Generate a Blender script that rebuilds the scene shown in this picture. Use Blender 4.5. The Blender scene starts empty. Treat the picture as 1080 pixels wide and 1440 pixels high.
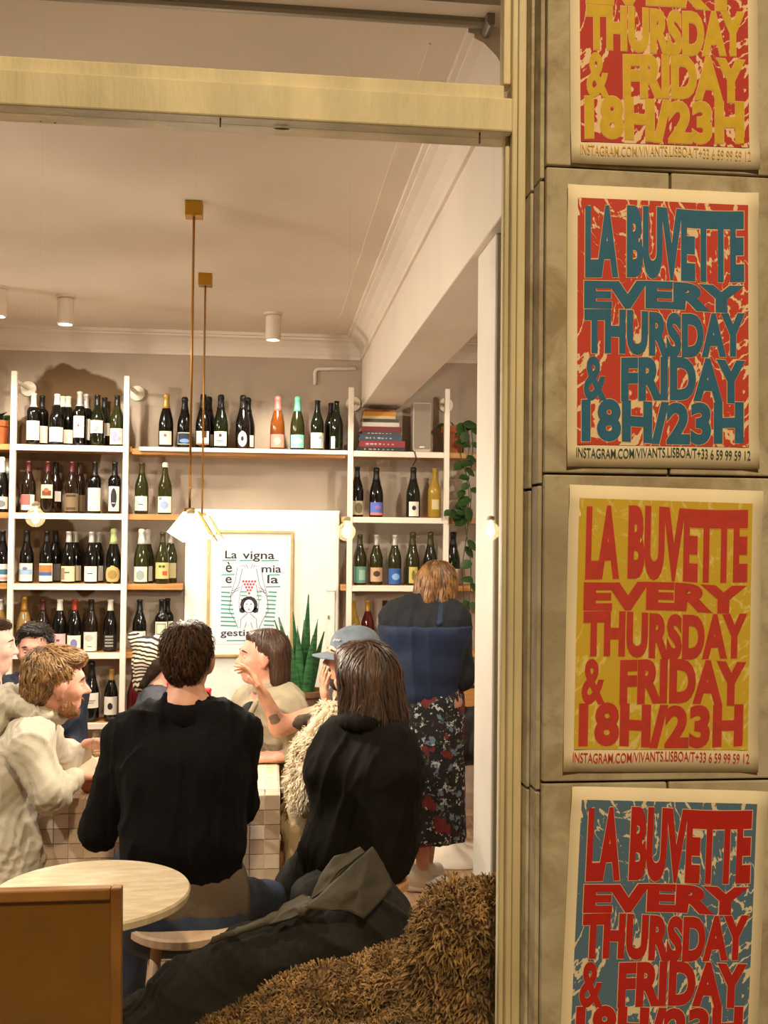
import bpy, bmesh, math, random
import numpy as np
from mathutils import Vector, Matrix
from mathutils.bvhtree import BVHTree
from mathutils.noise import noise as mnoise

random.seed(7); RNG = np.random.default_rng(7)
scene = bpy.context.scene
col = scene.collection

# ------------------------------------------------------------------ camera
CAM_Z, YAW, PITCH, ROLL, FPX = 1.70, math.radians(6.3), math.radians(1.3), 0.0105, 1450.0
_f = np.array([math.sin(YAW)*math.cos(PITCH), math.cos(YAW)*math.cos(PITCH), math.sin(PITCH)])
_r0 = np.array([math.cos(YAW), -math.sin(YAW), 0.0]); _u0 = np.cross(_r0, _f)
_r = _r0*math.cos(ROLL) + _u0*math.sin(ROLL); _u = _u0*math.cos(ROLL) - _r0*math.sin(ROLL)
CAM = np.array([0, 0, CAM_Z])
def P(px, py, Y):                    # photo pixel + depth plane Y -> place in the room
    d = _f + _r*(px-540)/FPX + _u*(720-py)/FPX
    return CAM + d*(Y/d[1])
def PZ(px, py, z):                   # photo pixel + height z -> place in the room
    d = _f + _r*(px-540)/FPX + _u*(720-py)/FPX
    return CAM + d*((z-CAM_Z)/d[2])
cd = bpy.data.cameras.new('camera'); cam = bpy.data.objects.new('camera', cd); col.objects.link(cam)
cd.sensor_fit = 'VERTICAL'; cd.sensor_height = 36.0; cd.lens = 36.0*FPX/1440.0; cd.clip_start = 0.05
m = Matrix.Identity(4)
for i in range(3):
    m[i][0] = _r[i]; m[i][1] = _u[i]; m[i][2] = -_f[i]; m[i][3] = CAM[i]
cam.matrix_world = m
scene.camera = cam
vs_ = scene.view_settings
vs_.view_transform = 'Standard'; vs_.look = 'None'; vs_.gamma = 1.0; vs_.use_curve_mapping = False
vs_.exposure = 0.3

# ------------------------------------------------------------------ world: night street
w = bpy.data.worlds.new('night'); scene.world = w; w.use_nodes = True
w.node_tree.nodes['Background'].inputs[0].default_value = (0.9, 0.62, 0.36, 1)
w.node_tree.nodes['Background'].inputs[1].default_value = 0.05

def light(name, kind, loc, energy, color, target=None, size=0.1, angle=None, blend=0.5):
    ld = bpy.data.lights.new(name, kind); ld.energy = energy; ld.color = color
    if kind == 'AREA': ld.size = size
    else: ld.shadow_soft_size = size
    if kind == 'SPOT': ld.spot_size = math.radians(angle); ld.spot_blend = blend
    o = bpy.data.objects.new(name, ld); col.objects.link(o); o.location = loc
    if target is not None:
        o.rotation_euler = (Vector(target)-Vector(loc)).to_track_quat('-Z', 'Y').to_euler()
    return o
# street lamp in the lane behind the photographer, sodium-warm
light('street_light', 'SPOT', (0.2, -3.4, 7.2), 1720, (1.0, 0.79, 0.49), (0.7, 2.0, 1.7), 0.25, 70, 0.8)
WARM = (1.0, 0.90, 0.76)
ROOM_SPOTS = []   # (lamp position, aim, watts, cone degrees), filled where the fixtures are built

# ------------------------------------------------------------------ helpers
def lin(c):
    return tuple(((v/255)/12.92 if v/255 <= 0.04045 else ((v/255+0.055)/1.055)**2.4) for v in c)
MATS = {}
def mat(name, rgb, rough=0.6, metal=0.0, var=0.0, scale=8.0, rgb2=None, bump=0.0, bscale=60.0, emit=0.0, spec=0.5,
        trans=0.0, sheen=0.0, stretch=(1, 1, 1), alpha=1.0, detail=4.0, sss=0.0):
    if name in MATS: return MATS[name]
    mt = bpy.data.materials.new(name); mt.use_nodes = True; MATS[name] = mt
    nt = mt.node_tree; b = nt.nodes['Principled BSDF']
    c = lin(rgb)
    b.inputs['Base Color'].default_value = (*c, 1); b.inputs['Roughness'].default_value = rough
    b.inputs['Metallic'].default_value = metal; b.inputs['Specular IOR Level'].default_value = spec
    if trans: b.inputs['Transmission Weight'].default_value = trans
    if sheen: b.inputs['Sheen Weight'].default_value = sheen
    if alpha < 1: b.inputs['Alpha'].default_value = alpha
    if sss:
        b.inputs['Subsurface Weight'].default_value = sss; b.inputs['Subsurface Radius'].default_value = (0.012, 0.005, 0.003)
    if emit:
        b.inputs['Emission Color'].default_value = (*c, 1); b.inputs['Emission Strength'].default_value = emit
    if var or bump or rgb2:
        tc = nt.nodes.new('ShaderNodeTexCoord'); mp = nt.nodes.new('ShaderNodeMapping')
        mp.inputs['Scale'].default_value = stretch
        nt.links.new(tc.outputs['Object'], mp.inputs['Vector'])
    if var or rgb2:
        n = nt.nodes.new('ShaderNodeTexNoise'); n.inputs['Scale'].default_value = scale; n.inputs['Detail'].default_value = detail
        nt.links.new(mp.outputs[0], n.inputs['Vector'])
        r = nt.nodes.new('ShaderNodeValToRGB')
        r.color_ramp.elements[0].position = 0.35; r.color_ramp.elements[1].position = 0.65
        a = rgb2 if rgb2 else tuple(max(0, v*(1-var)) for v in rgb)
        bb = rgb if rgb2 else tuple(min(255, v*(1+var)) for v in rgb)
        r.color_ramp.elements[0].color = (*lin(a), 1); r.color_ramp.elements[1].color = (*lin(bb), 1)
        nt.links.new(n.outputs['Fac'], r.inputs[0]); nt.links.new(r.outputs[0], b.inputs['Base Color'])
    if bump:
        n2 = nt.nodes.new('ShaderNodeTexNoise'); n2.inputs['Scale'].default_value = bscale; n2.inputs['Detail'].default_value = 5
        nt.links.new(mp.outputs[0], n2.inputs['Vector'])
        bp = nt.nodes.new('ShaderNodeBump'); bp.inputs['Strength'].default_value = bump; bp.inputs['Distance'].default_value = 0.01
        nt.links.new(n2.outputs['Fac'], bp.inputs['Height']); nt.links.new(bp.outputs[0], b.inputs['Normal'])
    return mt

class MB:
    """collects faces, builds ONE mesh object"""
    def __init__(s): s.v = []; s.f = []
    def add(s, vs, fs):
        o = len(s.v); s.v += [tuple(map(float, v)) for v in vs]; s.f += [tuple(i+o for i in f) for f in fs]; return s
    def box(s, a, b):
        x0, y0, z0 = [min(a[i], b[i]) for i in range(3)]; x1, y1, z1 = [max(a[i], b[i]) for i in range(3)]
        return s.add([(x0,y0,z0),(x1,y0,z0),(x1,y1,z0),(x0,y1,z0),(x0,y0,z1),(x1,y0,z1),(x1,y1,z1),(x0,y1,z1)],
                     [(3,2,1,0),(4,5,6,7),(0,1,5,4),(1,2,6,5),(2,3,7,6),(3,0,4,7)])
    def tube(s, pts, r, n=10, cap=True):
        pts = [Vector(p) for p in pts]; rs = r if isinstance(r, (list, tuple)) else [r]*len(pts)
        base = []; up = None
        for i, p in enumerate(pts):
            t = (pts[min(i+1, len(pts)-1)] - pts[max(i-1, 0)]).normalized()
            if up is None: up = t.orthogonal().normalized()
            up = (up - t*up.dot(t)).normalized(); sd = t.cross(up)
            for k in range(n):
                a = 2*math.pi*k/n; base.append(p + (up*math.cos(a)+sd*math.sin(a))*rs[i])
        fs = [(i*n+k, i*n+(k+1) % n, (i+1)*n+(k+1) % n, (i+1)*n+k) for i in range(len(pts)-1) for k in range(n)]
        if cap: fs += [tuple(range(n-1, -1, -1)), tuple(range((len(pts)-1)*n, len(pts)*n))]
        return s.add(base, fs)
    def lathe(s, prof, n=20, c=(0, 0, 0), cap=True):
        vs = [(c[0]+r*math.cos(2*math.pi*k/n), c[1]+r*math.sin(2*math.pi*k/n), c[2]+z) for r, z in prof for k in range(n)]
        fs = [(i*n+k, i*n+(k+1) % n, (i+1)*n+(k+1) % n, (i+1)*n+k) for i in range(len(prof)-1) for k in range(n)]
        if cap: fs += [tuple(range(n-1, -1, -1)), tuple(range((len(prof)-1)*n, len(prof)*n))]
        return s.add(vs, fs)
    def prism(s, poly, y0, y1):      # polygon in (x,z), extruded along y
        n = len(poly)
        vs = [(x, y0, z) for x, z in poly] + [(x, y1, z) for x, z in poly]
        fs = [tuple(range(n)), tuple(range(2*n-1, n-1, -1))] + [(i, i+n, (i+1) % n+n, (i+1) % n) for i in range(n)]
        return s.add(vs, fs)
    def mesh(s, name):
        me = bpy.data.meshes.new(name); me.from_pydata(s.v, [], s.f); me.update(); return me
    def build(s, name, material, parent=None, smooth=False, bevel=0.0, off=None):
        if off is not None: s.v = [(x-off[0], y-off[1], z-off[2]) for x, y, z in s.v]
        me = s.mesh(name)
        bm = bmesh.new(); bm.from_mesh(me); bmesh.ops.recalc_face_normals(bm, faces=bm.faces); bm.to_mesh(me); bm.free()
        return link(name, me, material, parent, smooth, bevel)
def link(name, me, material, parent=None, smooth=False, bevel=0.0):
    if material is not None:
        me.materials.clear(); me.materials.append(material)
    if smooth: me.polygons.foreach_set('use_smooth', [True]*len(me.polygons))
    o = bpy.data.objects.new(name, me); col.objects.link(o)
    if parent is not None: o.parent = parent
    if bevel:
        md = o.modifiers.new('bevel', 'BEVEL'); md.width = bevel; md.segments = 2; md.limit_method = 'ANGLE'
    return o
def tag(o, label=None, cat=None, group=None, kind=None):
    if label: o['label'] = label
    if cat: o['category'] = cat
    if group: o['group'] = group
    if kind: o['kind'] = kind
    return o
def empty(name, loc=(0, 0, 0), rz=0):
    o = bpy.data.objects.new(name, None); col.objects.link(o); o.location = [float(v) for v in loc]; o.rotation_euler = (0, 0, rz)
    o.empty_display_size = 0.05
    return o
def copy_tree(o, parent=None):
    c = o.copy(); col.objects.link(c); c.parent = parent
    for ch in list(o.children): copy_tree(ch, c)
    return c

# flat lettering: returns (verts2d, faces) filling the unit square
_TXT = {}
def text2d(s, bold=0.0):
    key = (s, bold)
    if key in _TXT: return _TXT[key]
    cu = bpy.data.curves.new('t', 'FONT'); cu.body = s; cu.offset = bold; cu.resolution_u = 4; cu.fill_mode = 'FRONT'; cu.space_character = 1.0 + bold*.6
    o = bpy.data.objects.new('t', cu); col.objects.link(o)
    dg = bpy.context.evaluated_depsgraph_get(); dg.update()
    me = bpy.data.meshes.new_from_object(o.evaluated_get(dg))
    v = np.array([(q.co.x, q.co.y) for q in me.vertices]); f = [tuple(p.vertices) for p in me.polygons]
    v = (v - v.min(0))/(v.max(0)-v.min(0))
    bpy.data.objects.remove(o); bpy.data.curves.remove(cu); bpy.data.meshes.remove(me)
    _TXT[key] = (v, f); return v, f
# ================================================================== the setting
YF, YW, YB = 2.07, 2.20, 6.36      # facade face, window frame, back wall
CEIL, BEAM_Z = 2.92, 2.49
XL, XR = -3.0, 1.75

m_wall = mat('plaster_taupe', (178, 162, 144), 0.85, var=0.05, scale=3, bump=0.15, bscale=25)
m_ceil = mat('ceiling_paint', (232, 219, 204), 0.9, var=0.02, scale=2, bump=0.06, bscale=15)
m_white = mat('white_paint', (230, 220, 206), 0.6, var=0.03, scale=4, bump=0.05)
m_cream = mat('cream_painted_wood', (206, 189, 148), 0.55, var=0.07, scale=3, bump=0.2, bscale=30, stretch=(3, 3, .6))
m_conc = mat('concrete_tile', (202, 188, 158), 0.85, rgb2=(160, 146, 118), scale=3.2, bump=0.35, bscale=18, detail=8)
def weathered(mt):
    # large soft stains and fine pitting on the concrete, fixed to the tiles
    nt = mt.node_tree; b = nt.nodes['Principled BSDF']; src = b.inputs['Base Color'].links[0].from_socket
    tc = nt.nodes.new('ShaderNodeTexCoord'); n = nt.nodes.new('ShaderNodeTexNoise'); n.inputs['Scale'].default_value = 6.5; n.inputs['Detail'].default_value = 9; n.inputs['Roughness'].default_value = .65; n.inputs['Distortion'].default_value = .6
    nt.links.new(tc.outputs['Object'], n.inputs['Vector'])
    r = nt.nodes.new('ShaderNodeValToRGB'); e = r.color_ramp.elements; e[0].position = .44; e[1].position = .66; e[0].color = (0, 0, 0, 1); e[1].color = (.75, .75, .75, 1)
    nt.links.new(n.outputs['Fac'], r.inputs[0])
    mx = nt.nodes.new('ShaderNodeMix'); mx.data_type = 'RGBA'; nt.links.new(r.outputs[0], mx.inputs[0]); nt.links.new(src, mx.inputs[6]); mx.inputs[7].default_value = (*lin((134, 112, 78)), 1)
    nt.links.new(mx.outputs[2], b.inputs['Base Color'])
weathered(m_conc)
m_joint = mat('joint_mortar', (84, 72, 52), 0.95)
m_floor = mat('wood_floor', (190, 156, 126), 0.55, rgb2=(160, 126, 98), scale=5, stretch=(8, .6, 1))
m_brass = mat('brass', (176, 128, 40), 0.35, metal=0.85)
m_oak = mat('oak_plank', (196, 142, 78), 0.5, rgb2=(164, 112, 56), scale=6, stretch=(.6, 8, 8))
m_shelfwhite = mat('white_powder_coat', (240, 228, 210), 0.45)

# stained patches of old render on the back wall: shape of their own, anchored to the wall
def wall_back_material():
    mt = mat('plaster_back_wall', (180, 163, 145), 0.85, var=0.05, scale=2.2, bump=0.2, bscale=20)
    nt = mt.node_tree; b = nt.nodes['Principled BSDF']
    src = b.inputs['Base Color'].links[0].from_socket
    tc = nt.nodes.new('ShaderNodeTexCoord')
    n = nt.nodes.new('ShaderNodeTexNoise'); n.inputs['Scale'].default_value = 3.0; n.inputs['Detail'].default_value = 4
    nt.links.new(tc.outputs['Object'], n.inputs['Vector'])
    acc = None
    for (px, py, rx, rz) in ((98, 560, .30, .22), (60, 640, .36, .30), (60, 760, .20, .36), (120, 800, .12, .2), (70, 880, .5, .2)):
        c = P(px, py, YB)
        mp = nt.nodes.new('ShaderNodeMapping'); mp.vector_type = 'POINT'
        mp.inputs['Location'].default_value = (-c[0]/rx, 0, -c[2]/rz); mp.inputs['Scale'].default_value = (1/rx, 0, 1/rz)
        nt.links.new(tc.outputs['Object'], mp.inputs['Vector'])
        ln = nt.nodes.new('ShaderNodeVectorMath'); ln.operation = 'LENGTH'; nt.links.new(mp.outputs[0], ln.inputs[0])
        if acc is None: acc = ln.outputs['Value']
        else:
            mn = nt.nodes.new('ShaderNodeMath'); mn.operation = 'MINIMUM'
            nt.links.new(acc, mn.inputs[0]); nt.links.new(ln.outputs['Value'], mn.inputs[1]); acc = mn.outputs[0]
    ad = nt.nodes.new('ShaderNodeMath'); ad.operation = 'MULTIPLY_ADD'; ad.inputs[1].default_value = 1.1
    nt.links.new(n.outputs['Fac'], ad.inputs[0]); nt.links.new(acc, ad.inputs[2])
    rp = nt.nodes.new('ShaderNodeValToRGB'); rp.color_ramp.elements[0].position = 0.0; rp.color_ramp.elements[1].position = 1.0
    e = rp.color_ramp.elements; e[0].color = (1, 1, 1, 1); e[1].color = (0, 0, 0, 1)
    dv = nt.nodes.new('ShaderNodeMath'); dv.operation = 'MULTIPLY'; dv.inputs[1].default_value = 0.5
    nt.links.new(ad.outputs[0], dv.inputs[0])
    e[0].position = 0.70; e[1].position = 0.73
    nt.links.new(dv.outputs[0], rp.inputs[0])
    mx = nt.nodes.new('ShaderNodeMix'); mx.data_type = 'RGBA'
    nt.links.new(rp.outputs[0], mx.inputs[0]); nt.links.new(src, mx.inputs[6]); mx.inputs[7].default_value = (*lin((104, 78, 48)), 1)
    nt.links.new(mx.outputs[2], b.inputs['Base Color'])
    return mt
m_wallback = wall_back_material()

def S(o): o['kind'] = 'structure'; return o
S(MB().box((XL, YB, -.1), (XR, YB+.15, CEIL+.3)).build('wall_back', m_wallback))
S(MB().box((XL-.15, 2.3, -.1), (XL, YB+.15, CEIL+.3)).build('wall_left', m_wall))
S(MB().box((XR, 2.3, -.1), (XR+.15, YB+.15, CEIL+.3)).build('wall_right', m_wall))
S(MB().box((XL, 2.3, CEIL), (XR, YB, CEIL+.2)).build('ceiling', m_ceil))
fl = S(MB().box((XL, 2.3, -.12), (XR, YB, -.012)).build('floor', m_joint))
# floor boards
bw = 0.14
k = 0
x = -1.6
while x < XR-.01:
    b = MB().box((x+.0015, 2.3, -.012), (min(x+bw, XR)-.0015, YB, 0)).build('floor_board', m_floor, fl)
    x += bw
# beam and pillar
S(MB().box((.555, 2.31, BEAM_Z), (.79, YB, CEIL)).build('ceiling_beam', m_ceil, bevel=.004))
px0 = P(670, 600, 2.85)[0]
S(MB().box((px0, 2.62, 0), (px0+.42, 2.85, BEAM_Z)).build('wall_pillar', m_white, bevel=.006))
# cornices: back wall (both bays) and along the beam
def cornice_profile(s=1.0):
    pr = [(0, 0), (.012, 0), (.014, .02), (.006, .022), (.010, .03), (.03, .065), (.062, .095), (.085, .105), (.085, .115), (.10, .118), (.10, .135), (0, .135)]
    return [(a*s, b*s) for a, b in pr]
pr = cornice_profile()
n = len(pr)
def run(p0, p1, out, name, m):       # p0->p1 along wall at z, out = unit horizontal away from the wall
    vs = [];
    for q in (p0, p1):
        for a, b in pr: vs.append((q[0]+out[0]*a, q[1]+out[1]*a, CEIL-.135+b))
    return S(MB().add(vs, [(i, (i+1) % n, (i+1) % n+n, i+n) for i in range(n)]+[tuple(range(n)), tuple(range(2*n-1, n-1, -1))]).build(name, m))
run((XL, YB), (.555, YB), (0, -1), 'trim_1', m_ceil)
run((.555, 2.4), (.555, YB), (-1, 0), 'trim_2', m_ceil)
run((.79, YB), (XR, YB), (0, -1), 'trim_3', m_ceil)
# thin painted-over cable line on the ceiling beside the beam
S(MB().box((.375, 2.5, CEIL-.004), (.381, YB-.1, CEIL)).build('trim_4', m_ceil))

# ------------------------------------------------------------------ facade outside
XE = P(765, 600, YF)[0]             # corner of the concrete cladding
fac = S(MB().box((XE+.004, YF+.012, -.3), (XE+1.4, 2.3, 4.2)).build('wall_front', m_joint))
def zrow(py): return P(900, py, YF)[2]
zs = [zrow(239)+.64, zrow(239), zrow(668), zrow(1099)]
zs = [zs[0]+.64, zs[0], zs[1], zs[2], zs[3], zs[3]-.64]
xj = P(943, 245, YF)[0]
def tile(a, b, name='tile'):
    g = .0025
    a = (a[0]+g, a[1], a[2]+g); b = (b[0]-g, b[1], b[2]-g)
    return MB().box(a, b).build(name, m_conc, fac, bevel=.003)
for i in range(5):
    z1, z0 = zs[i], zs[i+1]
    dz = random.uniform(-.002, .002)
    cuts = [XE, xj, XE+1.0, XE+1.4] if i % 2 == 0 else [XE, XE+.72, XE+1.4]
    if i == 2: cuts = [XE, xj, XE+.9, XE+1.4]
    if i == 0: cuts = [XE, XE+.9, XE+1.4]
    for a, b in zip(cuts[:-1], cuts[1:]):
        d = random.uniform(0, .003)
        tile((a, YF+d, z0), (b, YF+.02, z1))
    # return of the cladding into the window reveal, its joint a little lower as in the photo
    MB().box((XE-.006, YF+.024, z0+.003-.022), (XE+.004, YF+.075, z1-.003-.022)).build('return_tile', m_conc, fac, bevel=.002)
    MB().box((XE-.012, YF+.078, z0+.003-.03), (XE+.004, YW+.05, z1-.003-.03)).build('return_tile', m_conc, fac, bevel=.002)
# wall over and under the shop window (outside the frame)
S(MB().box((XL, YF+.02, 3.05), (XE+.004, 2.3, 4.2)).build('wall_over_window', m_conc))
S(MB().box((XL, YF+.02, -.3), (XE+.004, 2.3, .40)).build('wall_under_window', m_conc))

S(MB().box((XL-1.2, YF+.02, -.3), (-2.7, 2.3, 4.2)).build('wall_left_of_window', m_conc))
S(MB().box((XL-1.2, -4, -.42), (XE+1.4, YF+.02, -.3)).build('ground', m_conc))
# ------------------------------------------------------------------ shop window
win = S(empty('window_1', (XE, YW, 0)))
def wpart(name, a, b, m=m_cream, bevel=.004):
    return MB().box(a, b).build(name, m, win, bevel=bevel, off=(XE, YW, 0))
XJ = P(722, 800, YW)[0]
ztr0, ztr1 = P(350, 167, YW)[2], P(350, 110, YW)[2]
wpart('jamb', (XJ-.010, YW, .40), (XE-.012, YW+.09, 3.05))
wpart('jamb_bead', (XJ-.026, YW+.018, ztr1+.028), (XJ-.010, YW+.06, 3.05), bevel=.003)
wpart('jamb_bead', (XJ-.020, YW+.022, .44), (XJ-.010, YW+.06, ztr0), bevel=.003)
wpart('outer_moulding', (XE-.030, YW-.012, .40), (XE-.0125, YW, 3.05), bevel=.003)
wpart('transom', (-2.6, YW-.006, ztr0), (XJ-.010, YW+.09, ztr1-.012))
wpart('transom_bead', (-2.6, YW+.010, ztr1-.012), (XJ-.026, YW+.06, ztr1+.022), bevel=.003)
wpart('sill', (-2.6, YW-.06, .40), (XJ-.010, YW+.09, .44))
wpart('jamb', (-2.7, YW, .40), (-2.6, YW+.09, 3.05))
wpart('head', (-2.6, YW, 2.98), (XJ-.010, YW+.09, 3.05))
# old nails and paint chips on the transom
for px, py in ((310, 172), (674, 195)):
    q = P(px, py, YW+.01); wpart('nail', (q[0]-.0015, YW+.004, q[2]-.012), (q[0]+.0015, YW+.008, q[2]+.012), mat('rust', (52, 36, 24), .8), 0)
# glass: thin panes, faint mirror of the night street
def glass_material(name, tint=(1, 1, 1), refl=1.0):
    mt = bpy.data.materials.new(name); mt.use_nodes = True; nt = mt.node_tree; nt.nodes.clear()
    out = nt.nodes.new('ShaderNodeOutputMaterial'); mx = nt.nodes.new('ShaderNodeMixShader')
    tr = nt.nodes.new('ShaderNodeBsdfTransparent'); gl = nt.nodes.new('ShaderNodeBsdfGlossy'); fr = nt.nodes.new('ShaderNodeFresnel')
    tr.inputs[0].default_value = (*tint, 1); gl.inputs['Roughness'].default_value = 0.0; fr.inputs[0].default_value = 1.25 if refl < 1 else 1.45
    nt.links.new(fr.outputs[0], mx.inputs[0]); nt.links.new(tr.outputs[0], mx.inputs[1]); nt.links.new(gl.outputs[0], mx.inputs[2])
    nt.links.new(mx.outputs[0], out.inputs[0]); return mt
def thin_glass(name, tint, fac):
    mt = glass_material(name, tint); nt = mt.node_tree
    mx = [n for n in nt.nodes if n.type == 'MIX_SHADER'][0]
    for l in list(mx.inputs[0].links): nt.links.remove(l)
    mx.inputs[0].default_value = fac; return mt
m_pane = glass_material('window_glass', (.97, .97, .955), .5)
wpart('pane', (-2.6, YW+.035, .44), (XJ-.012, YW+.039, ztr0), m_pane, 0)
wpart('pane', (-2.6, YW+.035, ztr1+.022), (XJ-.028, YW+.039, 2.98), m_pane, 0)
# flecks of old paint stuck on the glass under and over the transom
m_fleck = mat('paint_fleck', (150, 124, 84), .8)
for px, py, w_, h_ in ((70, 83, 13, 3), (292, 101, 14, 3), (397, 180, 30, 4), (57, 170, 3, 2), (77, 172, 4, 2), (85, 147, 60, 3), (297, 97, 4, 6)):
    c = P(px, py, YW+.030); s_ = 2.2/1450
    poly = [(c[0]+math.cos(a)*w_*s_*.5*random.uniform(.6, 1), c[2]+math.sin(a)*h_*s_*.5*random.uniform(.5, 1)) for a in [k*math.pi/4 for k in range(8)]]
    MB().prism(poly, YW+.033, YW+.0345).build('paint_fleck', m_fleck, win, off=(XE, YW, 0))

# rolled metal security blind inside, above the transom
bl = empty('roller_blind', P(500, 8, 2.38)); o0 = np.array(bl.location)
m_alu = mat('blind_aluminium', (150, 142, 128), .45, metal=.5)
zc = P(684, 20, 2.38)[2]; xr = P(686, 20, 2.38)[0]
for k, (dz, dy, r) in enumerate(((-.012, .0, .022), (.018, -.012, .018), (.048, .0, .018), (.08, .01, .022))):
    a = MB(); a.tube([(-2.4, 2.38+dy, zc+dz), (xr-.012, 2.38+dy, zc+dz)], r, 14)
    a.build('slat_roll', m_alu, bl, smooth=False, off=o0)
prf = [(xr-.012, zc-.040), (xr-.004, zc-.050), (xr+.008, zc-.046), (xr+.010, zc+.13), (xr-.012, zc+.13)]
MB().prism(prf, 2.335, 2.43).build('end_bracket', m_alu, bl, off=o0, bevel=.003)
tag(bl, 'grey metal roller blind rolled up inside the top window pane', 'blind')
# ================================================================== posters on the facade
m_paper = mat('poster_paper', (240, 222, 186), .8, var=.02, scale=6)
def marble(name, c1, c2, lo=.55, hi=.60):
    mt = bpy.data.materials.new(name); mt.use_nodes = True; nt = mt.node_tree; b = nt.nodes['Principled BSDF']
    b.inputs['Roughness'].default_value = .75
    tc = nt.nodes.new('ShaderNodeTexCoord'); mp = nt.nodes.new('ShaderNodeMapping'); mp.inputs['Scale'].default_value = (4.5, 4.5, 3)
    nt.links.new(tc.outputs['Object'], mp.inputs[0])
    n1 = nt.nodes.new('ShaderNodeTexNoise'); n1.inputs['Scale'].default_value = 1.0; n1.inputs['Detail'].default_value = 6; n1.inputs['Distortion'].default_value = 2.2
    nt.links.new(mp.outputs[0], n1.inputs['Vector'])
    n2 = nt.nodes.new('ShaderNodeTexNoise'); n2.inputs['Scale'].default_value = 14; n2.inputs['Detail'].default_value = 5; n2.inputs['Distortion'].default_value = 1
    nt.links.new(mp.outputs[0], n2.inputs['Vector'])
    # veins: |noise - .5| small
    s1 = nt.nodes.new('ShaderNodeMath'); s1.operation = 'MULTIPLY_ADD'; s1.inputs[1].default_value = 9.0
    nt.links.new(n1.outputs['Fac'], s1.inputs[0]); s1.inputs[2].default_value = 0
    sn = nt.nodes.new('ShaderNodeMath'); sn.operation = 'SINE'
    m2 = nt.nodes.new('ShaderNodeMath'); m2.operation = 'MULTIPLY'; m2.inputs[1].default_value = 3.2
    nt.links.new(s1.outputs[0], m2.inputs[0]); nt.links.new(m2.outputs[0], sn.inputs[0])
    ab = nt.nodes.new('ShaderNodeMath'); ab.operation = 'ABSOLUTE'; nt.links.new(sn.outputs[0], ab.inputs[0])
    # vein width swells where the slow noise is high, edges broken up by the fine one
    n3 = nt.nodes.new('ShaderNodeTexNoise'); n3.inputs['Scale'].default_value = 1.3; n3.inputs['Detail'].default_value = 2; nt.links.new(mp.outputs[0], n3.inputs['Vector'])
    a1 = nt.nodes.new('ShaderNodeMath'); a1.operation = 'MULTIPLY_ADD'; a1.inputs[1].default_value = -2.6; a1.inputs[2].default_value = 1.42; nt.links.new(n3.outputs['Fac'], a1.inputs[0])
    a2 = nt.nodes.new('ShaderNodeMath'); a2.operation = 'ADD'; nt.links.new(ab.outputs[0], a2.inputs[0]); nt.links.new(a1.outputs[0], a2.inputs[1])
    a3 = nt.nodes.new('ShaderNodeMath'); a3.operation = 'MULTIPLY_ADD'; a3.inputs[1].default_value = 1.5; nt.links.new(n2.outputs['Fac'], a3.inputs[0]); nt.links.new(a2.outputs[0], a3.inputs[2])
    rp = nt.nodes.new('ShaderNodeValToRGB'); e = rp.color_ramp.elements
    e[0].position = lo; e[1].position = hi; e[0].color = (*lin(c2), 1); e[1].color = (*lin(c1), 1)
    dv = nt.nodes.new('ShaderNodeMath'); dv.operation = 'MULTIPLY'; dv.inputs[1].default_value = .5
    nt.links.new(a3.outputs[0], dv.inputs[0]); nt.links.new(dv.outputs[0], rp.inputs[0])
    nt.links.new(rp.outputs[0], b.inputs['Base Color']); return mt
WORDS = [('LA', .090, .262, .070, .327, .056), ('BUVETTE', .305, .924, .070, .330, .056), ('EVERY', .085, .922, .337, .436, .062),
         ('THURSDAY', .087, .928, .441, .602, .056), ('&', .085, .205, .605, .763, .03), ('FRIDAY', .278, .928, .606, .762, .056),
         ('18H/23H', .074, .918, .762, .914, .052)]
FOOT = ('INSTAGRAM.COM/VIVANTS.LISBOA/T+33 6 59 99 59 12', .047, .953, .931, .966)
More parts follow.
